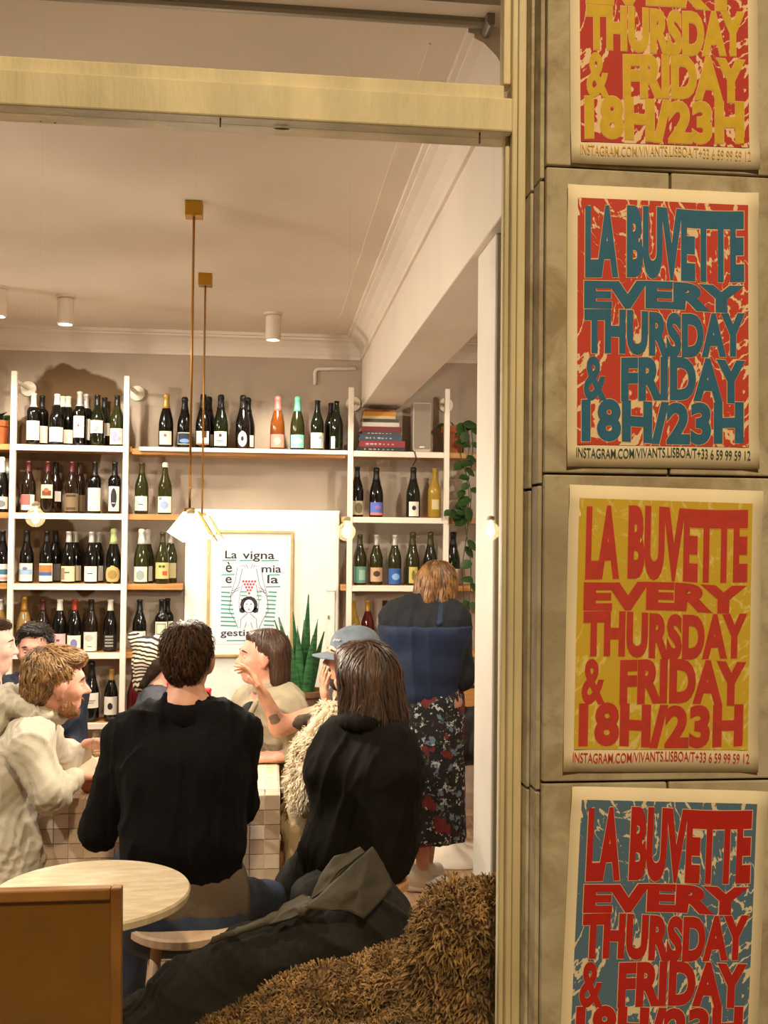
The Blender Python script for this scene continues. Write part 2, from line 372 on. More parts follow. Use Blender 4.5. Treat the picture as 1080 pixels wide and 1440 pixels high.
def poster(corners, field, letter, outline, foot, vein, lo, hi, label):
    c = np.mean([P(x, y, YF) for x, y in corners], axis=0)
    tl, tr_, br, bl_ = [P(x, y, YF) for x, y in corners]
    W = .5*(np.linalg.norm(tr_-tl)+np.linalg.norm(br-bl_)); H = .5*(np.linalg.norm(bl_-tl)+np.linalg.norm(br-tr_))
    ang = .5*(math.atan2(*(tr_-tl)[[2, 0]]) + math.atan2(*(br-bl_)[[2, 0]]))
    root = empty('event_poster', (c[0], YF-.0015, c[2])); root.rotation_euler = (0, -ang, 0)
    def uv(u, v): return ((u-.5)*W, (.5-v)*H)
    # slightly wavy sheet
    nx, nz = 12, 16; a = MB(); vs = []; ph = random.uniform(0, 6)
    def wave(u, v): return -.0012*(1+math.sin(5*u+ph)*math.cos(4*v+ph*2)) - (.004*max(0, abs(u-.5)-.42)/.08 if abs(v-.5) > .4 else 0)
    def grid(u0, u1, v0, v1, lift):
        vs = []; fs = []
        for j in range(nz+1):
            for i in range(nx+1):
                u = u0+(u1-u0)*i/nx; v = v0+(v1-v0)*j/nz; x, z = uv(u, v); vs.append((x, wave(u, v)-lift, z))
        for j in range(nz):
            for i in range(nx):
                q = j*(nx+1)+i; fs.append((q, q+nx+1, q+nx+2, q+1))
        return MB().add(vs, fs)
    sh = grid(0, 1, 0, 1, 0).build('sheet', m_paper, root, smooth=True)
    md = sh.modifiers.new('thickness', 'SOLIDIFY'); md.thickness = .0006; md.offset = 1
    grid(.052, .946, .046, .922, .0010).build('printed_field', marble('marble_'+label[:9], field, vein, lo, hi), root, smooth=True)
    ml = mat('ink_'+str(letter), letter, .7, var=.03, scale=40); mo = mat('ink_'+str(outline), outline, .7)
    def word(s, u0, u1, v0, v1, bold, m_, lift, name, grow=0):
        v, f = text2d(s, bold+grow)
        du, dv = grow*.28, grow*.2
        vs = []
        for a_, b_ in v:
            u = (u0-du)+(u1-u0+2*du)*a_; vv = (v1+dv)-(v1-v0+2*dv)*b_
            vv += .004*math.sin(u*9+v0*20)
            x, z = uv(u, vv); vs.append((x, wave(u, vv)-lift, z))
        return MB().add(vs, f).build(name, m_, root)
    for wd in WORDS:
        word(*wd[:5], wd[5], mo, .0014, 'lettering_outline', .006 if wd[0] == '&' else .012)
        word(*wd[:5], wd[5], ml, .0018, 'lettering')
    word(*FOOT, .004, mat('ink_'+str(foot), foot, .7), .0018, 'small_print')
    return tag(root, label, 'poster', 'LA BUVETTE event posters')
RED, MUST, TEAL, BRICK = (196, 52, 30), (222, 184, 40), (44, 112, 128), (206, 66, 52)
poster([(802, -167), (1064, -153), (1065, 242), (800, 228)], (182, 50, 32), (206, 168, 26), (228, 176, 120), (214, 172, 100), (232, 196, 150), .52, .58,
       'topmost poster on the concrete, mustard yellow lettering on red marbling')
poster([(797, 260), (1065, 272), (1066, 660), (797, 656)], (198, 62, 46), (40, 100, 132), (236, 190, 130), (52, 74, 72), (236, 206, 160), .52, .58,
       'poster with teal LA BUVETTE lettering on red marbling, second from top')
poster([(796, 683), (1068, 689), (1068, 1087), (795, 1083)], (208, 172, 44), (192, 58, 44), (216, 150, 60), (190, 58, 42), (226, 200, 112), .40, .62,
       'poster with brick red lettering on mustard yellow marbling, third from top')
poster([(795, 1107), (1070, 1110), (1071, 1512), (793, 1509)], (84, 112, 134), (184, 28, 14), (232, 190, 150), (190, 40, 20), (226, 208, 176), .52, .58,
       'lowest poster, bright red lettering on slate blue marbling')
# ================================================================== wall shelving
YS = 6.13                         # front of the white frames
SZ = [2.205, 1.81, 1.402, 1.005, .60]      # shelf tops
XP = [P(17, 720, YS)[0], P(176, 720, YS)[0], P(493, 640, YS)[0], P(628, 640, YS)[0]]
ZT = [P(21, 522, YS)[2], P(180, 529, YS)[2], P(495, 545, YS)[2], P(628, 547, YS)[2]]
def rack(name, xa, xb, za, zb, planks, label, levels):
    root = empty(name, ((xa+xb)/2, YB-.12, 0)); o0 = np.array(root.location)
    hw = .016
    for x_, z_ in ((xa, za), (xb, zb)):
        p = MB().box((x_-hw, YS-hw, 0), (x_+hw, YS+hw, z_)).build('post', m_shelfwhite, root, bevel=.003, off=o0)
        # stand-off to the wall with a round flange
        MB().tube([(x_, YS+hw, z_-.05), (x_+.03, YB-.02, z_-.07)], .012, 10).build('stand_off', m_shelfwhite, p)
        MB().tube([(x_+.03, YB-.02, z_-.07), (x_+.03, YB, z_-.07)], .045, 20).build('wall_flange', m_shelfwhite, p)
        for ch in p.children:
            ch.location = (-o0[0], -o0[1], -o0[2])
    for i in levels:
        MB().box((xa+hw, YS-.012, SZ[i]-.036), (xb-hw, YS+.012, SZ[i]-.002)).build('cross_rail', m_shelfwhite, root, bevel=.002, off=o0)
    for i, x0, x1 in planks:
        MB().box((x0, YS+.012, SZ[i]-.034), (x1, YB-.001, SZ[i])).build('shelf_plank', m_oak, root, bevel=.002, off=o0)
    return tag(root, label, 'shelving')
xe1 = P(256, 820, YS)[0]; xe2 = P(668, 700, 6.2)[0]; xs2 = P(481, 735, YS)[0]
rack('wine_shelving', XP[0], XP[1], ZT[0], ZT[1], [(0, -2.6, XP[1]+.03)] + [(i, -2.6, xe1) for i in range(1, 5)],
     'tall white framed wine shelving with oak planks left of the framed print', range(5))
rack('wine_shelving', XP[2], XP[3], ZT[2], ZT[3], [(0, XP[2]-.03, xe2+.05)] + [(i, xs2, xe2+.05) for i in range(1, 4)],
     'narrower white framed shelving with oak planks behind the standing person', range(4))
ms = empty('long_shelf', ((XP[1]+XP[2])/2, YB-.12, SZ[0])); o0 = np.array(ms.location)
MB().box((XP[1]+.031, YS+.012, SZ[0]-.034-.012), (XP[2]-.031, YB-.001, SZ[0]-.012)).build('shelf_plank', m_oak, ms, bevel=.002, off=o0)
MB().box((XP[1]+.075, YS-.012, SZ[0]-.026), (XP[2]-.017, YS+.0115, SZ[0]-.002)).build('cross_rail', m_shelfwhite, ms, bevel=.002, off=o0)
tag(ms, 'single long oak shelf with white edge bridging the two shelving frames', 'shelf')

# ------------------------------------------------------------------ bottles
PROF = {
 'burgundy': [(.002, .006), (.036, .0), (.0405, .006), (.0405, .150), (.039, .170), (.032, .195), (.023, .220), (.0165, .245), (.0145, .27), (.0145, .290), (.0165, .292), (.0165, .300), (.012, .302)],
 'bordeaux': [(.002, .006), (.034, .0), (.0375, .006), (.0375, .190), (.036, .202), (.028, .218), (.018, .228), (.0145, .240), (.0142, .290), (.0165, .292), (.0165, .302), (.012, .304)],
 'champagne': [(.002, .006), (.038, .0), (.0435, .008), (.0435, .140), (.041, .165), (.033, .198), (.0245, .228), (.019, .252), (.0168, .272), (.0168, .296), (.0185, .298), (.0185, .306), (.0165, .318), (.010, .322)]}
GLASS = {'black': mat('glass_black', (10, 9, 7), .12), 'green': mat('glass_green', (20, 25, 10), .1), 'olive': mat('glass_olive', (42, 42, 14), .12),
         'brown': mat('glass_brown', (30, 17, 8), .12), 'amber': mat('glass_amber', (120, 62, 20), .12), 'yellow': mat('glass_straw', (196, 158, 58), .1, trans=.35),
         'red': mat('glass_red_wine', (74, 10, 12), .1), 'clear': mat('glass_clear', (178, 140, 80), .1, trans=.4)}
FOIL = {'white': (226, 220, 206), 'silver': (196, 192, 184), 'black': (16, 14, 12), 'gold': (168, 120, 44), 'pink': (236, 128, 116), 'mint': (120, 206, 178),
        'red': (150, 40, 22), 'wine': (70, 18, 18), 'lime': (176, 190, 130), 'tan': (196, 152, 84), 'grey': (120, 120, 122), 'olive': (58, 54, 20)}
GROUP = {}
_bm = {}
def bottle_mesh(kind):
    if kind not in _bm: _bm[kind] = MB().lathe(PROF[kind], 20).mesh('bottle_'+kind)
    return _bm[kind]
def rad_at(kind, z):
    p = PROF[kind]
    for (r0, z0), (r1, z1) in zip(p[1:-1], p[2:]):
        if z0 <= z <= z1: return r0+(r1-r0)*(z-z0)/max(1e-6, z1-z0)
    return p[-1][0]
def label_patch(kind, z0, z1, width, off, a0=0.0, steps=8, rows=4, oval=False):
    """patch of label paper hugging the glass, facing -Y, width in metres along the glass"""
    vs = []; fs = []
    for j in range(rows+1):
        z = z0+(z1-z0)*j/rows; r = rad_at(kind, z)+off
        wj = width*(math.sqrt(max(0.02, 1-(2*j/rows-1)**2)) if oval else 1)
        for i in range(steps+1):
            a = -math.pi/2 + a0 + (i/steps-.5)*wj/r
            vs.append((r*math.cos(a), r*math.sin(a), z))
    for j in range(rows):
        for i in range(steps):
            q = j*(steps+1)+i; fs.append((q, q+1, q+steps+2, q+steps+1))
    return MB().add(vs, fs)
def lab_mat(c): return mat('label_'+'_'.join(map(str, c)), c, .7)
WHITE, CREAM, INK = (232, 224, 208), (222, 206, 166), (40, 36, 34)
def bottle(px, level, kind, glass, foil, lab, desc, row=0, turn=0.0, x=None, y=None, z=None, group=None, hs=1.0, scale=1.0):
    """lab: list of (z0, z1, width, a0, rgb, oval) patches stacked outwards"""
    Y = (6.195 if row == 0 else 6.295) if y is None else y
    Z = SZ[level] if z is None else z
    if level == 'M': pass
    X = P(px, 700, Y)[0] if x is None else x
    me = bottle_mesh(kind).copy()
    root = empty('wine_bottle', (X, Y, Z), turn); root.scale = (scale, scale, scale*hs)
    link('glass', me, GLASS[glass], root, smooth=True)
    if foil:
        f0 = .222 if kind == 'bordeaux' else (.232 if kind == 'champagne' else .238)
        p = [(r+.0012, z_) for r, z_ in PROF[kind] if z_ > f0+.004]
        p = [(rad_at(kind, f0)+.0012, f0)] + p
        p[-1] = (p[-1][0], p[-1][1]+.001)
        MB().lathe(p, 16).build('foil', mat('foil_'+foil, FOIL[foil], .38, metal=.35 if foil in ('silver', 'gold', 'tan') else 0), root, smooth=True)
    parent = root
    for i, (z0, z1, w_, a0, c, ov) in enumerate(lab):
        q = label_patch(kind, z0, z1, w_, .0008+.0006*i, a0, oval=ov, rows=8 if ov else 4).build('label' if i == 0 else 'label_print', lab_mat(c), parent, smooth=True)
        if i == 0: parent = q
    BOT.append((root, level, X, row, desc))
    return root
BOT = []
def L(z0, z1, w_, c, a0=0., ov=False): return (z0, z1, w_, a0, c, ov)
def text_rows(z0, z1, n, w_=.035, c=(70, 66, 62)):
    h = (z1-z0)/(2*n)
    return [L(z0+2*i*h, z0+2*i*h+h*.7, w_*(1 if i % 2 else .7), c) for i in range(n)]
W_ = lambda z0=.03, z1=.12, w_=.085, c=WHITE: L(z0, z1, w_, c)
# ---- top shelf of the left rack
bottle(45, 0, 'bordeaux', 'black', 'white', [W_(.028, .140, .1), L(.04, .10, .003, INK, -.55), L(.04, .044, .03, INK, -.2)], 'white foil and big white label with a black squiggle')
bottle(57, 0, 'bordeaux', 'black', 'black', [W_(.02, .12, .1)], 'black foil and white label, half hidden', 1)
bottle(78, 0, 'burgundy', 'black', 'white', [W_(.02, .105, .1), L(.04, .07, .05, (214, 196, 186))], 'white foil and white label with faint pink drawing')
bottle(86, 0, 'burgundy', 'black', 'white', [W_(.02, .1)], 'white foil, tucked behind', 1)
bottle(94, 0, 'burgundy', 'black', 'white', [W_(.02, .1)], 'white foil, mostly hidden', 1)
bottle(110, 0, 'bordeaux', 'black', 'silver', [W_(.045, .165, .07), L(.105, .118, .013, (150, 70, 50), 0, True), L(.075, .09, .004, INK)], 'silver foil and tall white label with small red emblem', hs=1.05)
bottle(119, 0, 'bordeaux', 'black', 'silver', [W_(.04, .16)], 'silver foil, tucked behind', 1, hs=1.05)
bottle(135, 0, 'burgundy', 'green', 'black', [W_(.075, .15, .085)]+text_rows(.09, .12, 2, .03, (120, 120, 110)), 'black foil and high white label')
bottle(145, 0, 'burgundy', 'green', 'black', [W_(.07, .145)], 'black foil, tucked behind', 1)
bottle(163, 0, 'burgundy', 'olive', 'black', [W_(.012, .105, .095), L(.02, .09, .035, (150, 150, 196), -.2, True), L(.03, .06, .03, (170, 168, 204), .3, True)], 'black foil and white label with lilac figure')
# ---- long shelf
bottle(232, 'M', 'champagne', 'black', 'tan', [W_(.015, .095, .08), L(.06, .078, .018, (170, 90, 70), 0, True)], 'tan gold foil and white label with red crest', z=SZ[0])
bottle(258, 'M', 'champagne', 'black', 'black', [W_(.02, .095, .085), L(.024, .09, .08, (34, 44, 70)), L(.03, .055, .06, (110, 150, 200), .1, True)], 'dark foil and blue wave label', z=SZ[0], hs=.94)
bottle(284, 'M', 'champagne', 'black', 'black', [W_(.02, .10, .085), L(.06, .1, .03, (70, 40, 34), .25), L(.02, .03, .08, (200, 120, 100))], 'dark foil and white label with dark red corner', z=SZ[0])
bottle(292, 'M', 'champagne', 'black', 'black', [W_(.02, .09)], 'dark foil, tucked behind', 1, z=SZ[0])
bottle(309, 'M', 'champagne', 'green', 'black', [W_(.015, .1, .085), L(.066, .086, .02, (90, 60, 60), 0, True)]+text_rows(.035, .055, 2, .04), 'dark foil and white label with dark crest', z=SZ[0])
bottle(340, 'M', 'champagne', 'black', 'black', [L(.012, .105, .055, WHITE, 0, True), L(.045, .075, .018, INK, 0, True)], 'black foil and white oval label', z=SZ[0])
bottle(347, 'M', 'champagne', 'black', 'black', [W_(.02, .09)], 'black foil, tucked behind', 1, z=SZ[0])
bottle(389, 'M', 'champagne', 'amber', 'pink', [L(.012, .09, .095, (238, 140, 126), 0), L(.03, .07, .04, (216, 180, 150), 0, True)], 'pink foil and pink label', z=SZ[0])
bottle(417, 'M', 'champagne', 'olive', 'mint', [L(.012, .09, .095, (132, 204, 184), 0), L(.035, .07, .06, (206, 220, 190), 0, True)], 'mint green foil and mint label', z=SZ[0])
bottle(445, 'M', 'burgundy', 'green', 'black', [W_(.012, .105, .1), L(.02, .06, .06, (176, 204, 220)), L(.07, .085, .05, (160, 170, 190))], 'black foil and white label with pale blue print', z=SZ[0])
bottle(472, 'M', 'burgundy', 'green', None, [L(.012, .085, .028, (220, 206, 196), -.6)], 'plain green glass and narrow white side label', z=SZ[0])
bottle(464, 'M', 'burgundy', 'green', 'black', [], 'black foil and no label in view, set back', 1, z=SZ[0])
# ---- second shelf, left rack
bottle(2, 1, 'champagne', 'black', 'white', [W_(.02, .09, .1), L(.03, .07, .05, (120, 120, 120), .2, True)], 'white cap and white label with grey print, at the frame edge')
bottle(11, 1, 'champagne', 'black', 'silver', [W_(.02, .09, .1), L(.03, .05, .05, (140, 150, 160))], 'silver cap and white label, tucked behind', 1)
bottle(40, 1, 'burgundy', 'brown', 'wine', [W_(.016, .105, .095), L(.045, .104, .06, (214, 96, 90), -.25)], 'wine red foil and pink and white label')
bottle(67, 1, 'burgundy', 'brown', 'wine', [L(.085, .165, .075, CREAM), L(.10, .13, .055, (120, 60, 30)), L(.12, .145, .03, (186, 84, 46), 0, True)], 'cream label with a red house picture')
bottle(78, 1, 'burgundy', 'brown', 'black', [W_(.07, .13)], 'white label, tucked behind', 1)
bottle(101, 1, 'burgundy', 'brown', 'wine', [L(.012, .115, .1, (116, 96, 66))] + [L(.095, .108, .06, (60, 46, 28)), L(.02, .034, .06, (66, 50, 30))], 'kraft brown label with block letters')
bottle(112, 1, 'burgundy', 'brown', 'wine', [L(.012, .11, .09, (110, 92, 62))], 'kraft label, tucked behind', 1)
bottle(133, 1, 'bordeaux', 'black', 'black', [W_(.015, .15, .095)]+text_rows(.05, .13, 3, .05, (190, 184, 172)), 'black foil and tall white label with faint script')
bottle(161, 1, 'bordeaux', 'black', 'black', [W_(.015, .16, .07), L(.035, .15, .036, (32, 30, 26), 0, True), L(.06, .064, .02, WHITE)], 'white label with a dark arch on it')
bottle(199, 1, 'burgundy', 'olive', 'olive', [W_(.02, .105, .085), L(.02, .105, .02, (196, 190, 180), -.5)]+text_rows(.055, .07, 1, .04), 'plain olive glass and white label with grey stripe')
bottle(232, 1, 'burgundy', 'olive', None, [W_(.01, .105, .1), L(.03, .08, .05, (150, 166, 196), 0, True), L(.085, .1, .02, (120, 140, 150), -.6)], 'white wax top and white label with blue drawing')
# ---- third shelf, left rack
bottle(5, 2, 'burgundy', 'black', 'black', [W_(.012, .11, .1), L(.05, .08, .1, (60, 110, 140)), L(.02, .035, .09, (200, 150, 150))], 'blue banded white label, at the frame edge')
bottle(39, 2, 'burgundy', 'black', 'black', [W_(.012, .115, .095), L(.05, .08, .085, (150, 180, 206)), L(.075, .095, .03, (110, 120, 140), 0, True)], 'white label with pale blue mountain')
bottle(67, 2, 'burgundy', 'black', 'black', [W_(.012, .115, .095), L(.055, .105, .085, (196, 120, 62)), L(.045, .065, .085, (60, 100, 150))], 'orange and blue landscape label')
bottle(79, 2, 'burgundy', 'black', 'black', [L(.012, .11, .09, (110, 100, 86))], 'plain black foil, tucked behind', 1)
bottle(98, 2, 'burgundy', 'black', 'silver', [L(.012, .1, .1, CREAM), L(.02, .09, .03, (150, 130, 100), -.7)]+text_rows(.06, .08, 1, .04), 'silver foil and cream label')
bottle(107, 2, 'burgundy', 'black', 'silver', [L(.012, .1, .1, CREAM)], 'silver foil, tucked behind', 1)
bottle(130, 2, 'burgundy', 'black', 'silver', [W_(.012, .1, .085)]+text_rows(.055, .07, 1, .045), 'silver foil and plain white label with one line of print')
bottle(139, 2, 'burgundy', 'black', 'silver', [W_(.012, .1)], 'silver foil, half hidden behind', 1)
bottle(161, 2, 'champagne', 'black', 'lime', [L(.0, .105, .1, (196, 168, 104), 0, True), L(.025, .08, .055, (160, 128, 66), 0, True)], 'pale lime foil and round gold label')
bottle(200, 2, 'champagne', 'olive', 'white', [W_(.012, .1, .09), L(.02, .08, .05, (150, 160, 150), 0, True)], 'white wax cap and white label with grey picture')
bottle(208, 2, 'champagne', 'olive', 'white', [W_(.012, .1)], 'white wax cap, tucked behind', 1)
bottle(230, 2, 'burgundy', 'olive', 'olive', [L(.03, .125, .1, (196, 182, 116)), L(.05, .075, .03, (196, 80, 54), .45), L(.095, .11, .018, (50, 80, 40), -.25, True), L(.095, .11, .018, (50, 80, 40), .25, True)], 'yellow label with two green eyes')
bottle(241, 2, 'burgundy', 'olive', 'silver', [L(.03, .12, .09, (180, 170, 120))], 'silvered neck, tucked behind', 1)
# ---- fourth shelf, left rack
bottle(4, 3, 'burgundy', 'clear', 'silver', [W_(.02, .1)], 'clear glass, at the frame edge')
bottle(37, 3, 'champagne', 'clear', 'gold', [L(.012, .1, .09, (206, 190, 150))], 'clear amber glass and gold foil')
bottle(63, 3, 'burgundy', 'brown', 'wine', [W_(.012, .09)], 'brown glass, behind the dark haired person')
bottle(87, 3, 'burgundy', 'black', 'white', [L(.012, .105, .095, (214, 176, 172)), L(.06, .075, .02, (150, 60, 70), 0, True)], 'white foil and pale pink label')
bottle(108, 3, 'burgundy', 'black', 'red', [W_(.0, .095, .1), L(.02, .075, .04, (120, 120, 170), .1, True)], 'red foil and white label with blue flower')
bottle(131, 3, 'burgundy', 'brown', 'black', [W_(.005, .115, .095), L(.06, .1, .05, (190, 184, 170), -.1, True)]+text_rows(.03, .04, 1, .04), 'black foil and plain white label with small sketch')
bottle(158, 3, 'burgundy', 'black', 'white', [L(.015, .1, .085, (20, 18, 16))] + [L(.03+.018*i, .04+.018*i, .05, (150, 144, 132)) for i in range(4)], 'white foil and black label with grey writing')
bottle(199, 3, 'burgundy', 'black', 'black', [W_(.02, .12, .095), L(.035, .105, .05, (60, 56, 52), 0, True), L(.05, .085, .02, WHITE, .2, True)], 'white label with round dragon emblem')
bottle(230, 3, 'bordeaux', 'black', 'black', [W_(.09, .175, .085), L(.1, .165, .06, (90, 110, 84)), L(.105, .16, .052, (206, 206, 180))], 'black foil and white label with green frame')
bottle(238, 3, 'bordeaux', 'black', 'black', [W_(.09, .17)], 'black foil, tucked behind', 1)
# ---- fifth shelf, left rack
bottle(118, 4, 'burgundy', 'black', 'black', [W_(.05, .12)], 'black foil, beside the broad bottle', 1)
bottle(133, 4, 'champagne', 'black', 'black', [W_(.075, .155, .105)]+text_rows(.1, .125, 2, .06, (150, 140, 120)), 'broad black glass and high white label', scale=1.08)
bottle(161, 4, 'burgundy', 'black', 'tan', [W_(.04, .145, .09), L(.07, .11, .03, INK, 0, True)], 'tan foil and white label with black bird')
bottle(193, 4, 'burgundy', 'wine' if False else 'red', 'wine', [], 'dark red glass, behind the striped headscarf')
# ---- right rack
bottle(502, 1, 'burgundy', 'black', 'black', [L(.012, .095, .1, (196, 184, 150)), L(.02, .085, .05, (120, 110, 84), .2, True)], 'cream patterned label, beside the post')
bottle(529, 1, 'champagne', 'black', 'black', [L(.012, .095, .09, (92, 108, 186)), L(.012, .028, .09, (226, 120, 106)), L(.05, .075, .04, (150, 110, 170), .2, True)], 'blue label with coral lower edge', hs=.93)
bottle(581, 1, 'champagne', 'green', 'black', [W_(.008, .1, .065), L(.045, .075, .025, INK, 0, True)], 'white label with small black bird', hs=.95)
bottle(611, 1, 'burgundy', 'yellow', None, [L(.05, .11, .045, (206, 190, 140))], 'clear yellow glass and pale label')
bottle(507, 2, 'burgundy', 'olive', 'olive', [L(.012, .11, .09, (96, 150, 134)), L(.03, .09, .04, (150, 190, 170), .3)], 'olive glass and teal label')
bottle(530, 2, 'burgundy', 'olive', 'silver', [L(.02, .105, .09, (196, 158, 122)), L(.05, .085, .045, (80, 50, 34), 0, True)], 'silver foil and tan label with brown bird')
bottle(556, 2, 'burgundy', 'olive', 'silver', [L(.005, .1, .1, (48, 88, 160)), L(.03, .07, .05, (130, 170, 214), .1, True)], 'silver foil and bright blue label')
bottle(581, 2, 'champagne', 'olive', 'olive', [L(.012, .11, .055, (196, 176, 92)), L(.03, .09, .02, (120, 100, 40), 0, True)], 'gold yellow narrow label')
bottle(606, 2, 'champagne', 'green', 'olive', [W_(.012, .1)], 'green glass, behind the standing person')
bottle(638, 2, 'champagne', 'green', 'black', [L(.012, .1, .09, (196, 186, 160))], 'dark green glass, right of the shelving post')
bottle(499, 3, 'burgundy', 'yellow', None, [], 'straw yellow glass, above the grey cap')
bottle(519, 3, 'burgundy', 'red', 'gold', [W_(.04, .11, .08)], 'red glass, gold foil and white label')
bottle(543, 3, 'burgundy', 'black', 'black', [W_(.04, .12, .08)], 'black glass, partly behind the standing person')
bottle(636, 3, 'burgundy', 'black', 'black', [L(.02, .1, .08, (60, 64, 50))], 'black glass, beside the hanging vine')
SHELF = {0: 'top shelf of the left rack', 'M': 'long middle shelf', 1: 'second shelf of the left rack', 2: 'third shelf of the left rack',
         3: 'fourth shelf of the left rack', 4: 'lowest shelf of the left rack'}
for root, lv, X, row, desc in BOT:
    sh = SHELF[lv]
    if X > XP[2]-.05 and lv != 'M': sh = {1: 'second shelf of the right rack', 2: 'third shelf of the right rack', 3: 'fourth shelf of the right rack'}[lv]
    mates = sorted([b[2] for b in BOT if b[1] == lv and (b[2] > XP[2]-.05) == (X > XP[2]-.05) or (lv == 'M' and b[1] == 'M')])
    tag(root, None, 'bottle', 'wine bottles on the shelves')
    ordn = ['first', 'second', 'third', 'fourth', 'fifth', 'sixth', 'seventh', 'eighth', 'ninth', 'tenth', 'eleventh', 'twelfth', 'thirteenth'][mates.index(X)]
    lab_ = 'bottle with ' + desc + ', ' + ordn + ' on ' + sh
    if len(lab_.split()) > 16: lab_ = 'bottle with ' + desc + ', ' + sh
    if len(lab_.split()) > 16: lab_ = desc + ', ' + ordn + ' on ' + ' '.join(sh.split()[:2])
    root['label'] = lab_
wx = [b for b in BOT if b[4].startswith('white wax top')][0][0]
MB().lathe([(.0175, .278), (.0185, .285), (.0185, .300), (.013, .307)], 16).build('wax_cap', mat('foil_white', (226, 220, 206), .4), wx, smooth=True)
# ================================================================== back wall: cupboard, framed print, pipes
m_panel = mat('cupboard_white', (238, 236, 226), .5, var=.015, scale=30, bump=.1, bscale=120)
a = P(259, 850, 6.24); b = P(477, 850, 6.24); t = P(368, 717, 6.24)[2]
cup = empty('tall_cupboard', ((a[0]+b[0])/2, 6.30, 0)); o0 = np.array(cup.location)
MB().box((a[0], 6.25, .0), (b[0], YB-.001, t)).build('carcass', m_panel, cup, bevel=.003, off=o0)
xd = P(458, 850, 6.24)[0]
d_ = MB().box((a[0]+.004, 6.235, .05), (b[0]-.006, 6.249, t-.006)).build('door', m_panel, cup, bevel=.002, off=o0)
zh = P(465, 828, 6.23)[2]
MB().box((xd, 6.222, .06), (xd+.055, 6.2349, zh)).build('pull_strip', m_panel, d_, bevel=.004, off=o0)
MB().box((xd+.012, 6.214, zh-.18), (xd+.022, 6.2219, zh-.16)).build('latch', m_alu, d_, off=o0)
MB().box((xd-.004, 6.216, zh-.012), (xd+.06, 6.2219, zh+.012)).build('top_clip', m_panel, d_, bevel=.002, off=o0)
tag(cup, 'tall bright white cupboard panel behind the framed print', 'cupboard')

# framed print
YPF = 6.205
fa, fb = P(291, 745, YPF), P(413, 925, YPF)
x0, x1, z1, z0 = P(291, 830, YPF)[0], P(412, 830, YPF)[0], P(350, 746, YPF)[2], P(350, 924, YPF)[2]
pf = empty('framed_print', ((x0+x1)/2, YPF+.015, z0)); o0 = np.array(pf.location)
m_gold = mat('frame_pale_gold', (190, 160, 106), .4, metal=.2, var=.06, scale=20)
fw = .016
for q in (((x0, YPF, z1-fw), (x1, YPF+.028, z1)), ((x0, YPF, z0), (x1, YPF+.028, z0+fw)), ((x0, YPF, z0+fw), (x0+fw, YPF+.028, z1-fw)), ((x1-fw, YPF, z0+fw), (x1, YPF+.028, z1-fw))):
    MB().box(*q).build('frame_bar', m_gold, pf, bevel=.002, off=o0)
MB().box((x0+fw, YPF+.012, z0+fw), (x1-fw, YPF+.020, z1-fw)).build('mat_board', mat('mat_white', (236, 234, 230), .7), pf, off=o0)
ux0, ux1 = P(303, 830, YPF)[0], P(401, 830, YPF)[0]; uz1, uz0 = P(350, 767, YPF)[2], P(350, 906, YPF)[2]
sheet = MB().box((ux0, YPF+.010, uz0), (ux1, YPF+.0119, uz1)).build('print_sheet', mat('print_pale_blue', (214, 218, 232), .7), pf, off=o0)
UW, UH = ux1-ux0, uz1-uz0
def pu(u, v, lift=.0006): return (ux0+u*UW, YPF+.010-lift, uz1-v*UH)
m_ink = mat('print_black', (38, 36, 38), .7); m_green = mat('print_green', (62, 150, 118), .7); m_redp = mat('print_red', (206, 62, 70), .7); m_paperp = mat('print_white', (232, 230, 236), .7)
def put_text(s, u0, u1, v0, v1, m_=m_ink, bold=.012):
    v, f = text2d(s, bold)
    MB().add([pu(u0+(u1-u0)*p, v1-(v1-v0)*q, .0009) for p, q in v], f).build('lettering', m_, sheet, off=o0)
def strip(pts, wd, name, m_, lift=.0008):
    vs = []; fs = []
    pts = [np.array(p) for p in pts]
    for i, p in enumerate(pts):
        t_ = pts[min(i+1, len(pts)-1)]-pts[max(0, i-1)]; t_ = t_*np.array([UW, UH]); nn = np.array([-t_[1], t_[0]])/max(1e-9, np.hypot(*t_))
        for s_ in (-1, 1): vs.append(pu(p[0]+s_*nn[0]*wd/UW/2, p[1]+s_*nn[1]*wd/UH/2, lift))
        if i: fs.append((2*i-2, 2*i-1, 2*i+1, 2*i))
    return MB().add(vs, fs).build(name, m_, sheet, off=o0)
def blob(u, v, ru, rv, name, m_, lift=.0008, n_=14):
    return MB().add([pu(u+ru*math.cos(k*2*math.pi/n_), v+rv*math.sin(k*2*math.pi/n_), lift) for k in range(n_)], [tuple(range(n_))]).build(name, m_, sheet, off=o0)
put_text('La', .13, .30, .055, .135); put_text('vigna', .38, .84, .06, .165)
put_text('è', .14, .23, .17, .275); put_text('mia', .66, .94, .20, .275)
put_text('e', .14, .23, .32, .385); put_text('la', .74, .90, .30, .385)
put_text('gestisco io', .08, .90, .855, .94)
for u0, u1, v in ((.09, .29, .155), (.34, .54, .155), (.65, .90, .155), (.08, .27, .30), (.75, .92, .30), (.08, .23, .425), (.72, .93, .42), (.17, .88, .965)):
    strip([(u0, v), (u1, v-.004)], .006, 'green_line', m_green)
for i in range(9):
    v = .475+.042*i; d = .02*math.sin(i*.6)
    strip([(.08, v), (.21+.012*i, v+.006)], .008, 'green_bar', m_green); strip([(.72-.008*i+.04, v-.004), (.88-.004*i, v)], .008, 'green_bar', m_green)
for (u, w2) in ((.36, .09), (.59, .07)):
    for i in range(3): strip([(u, .47+.04*i), (u+w2, .47+.04*i)], .006, 'green_bar', m_green)
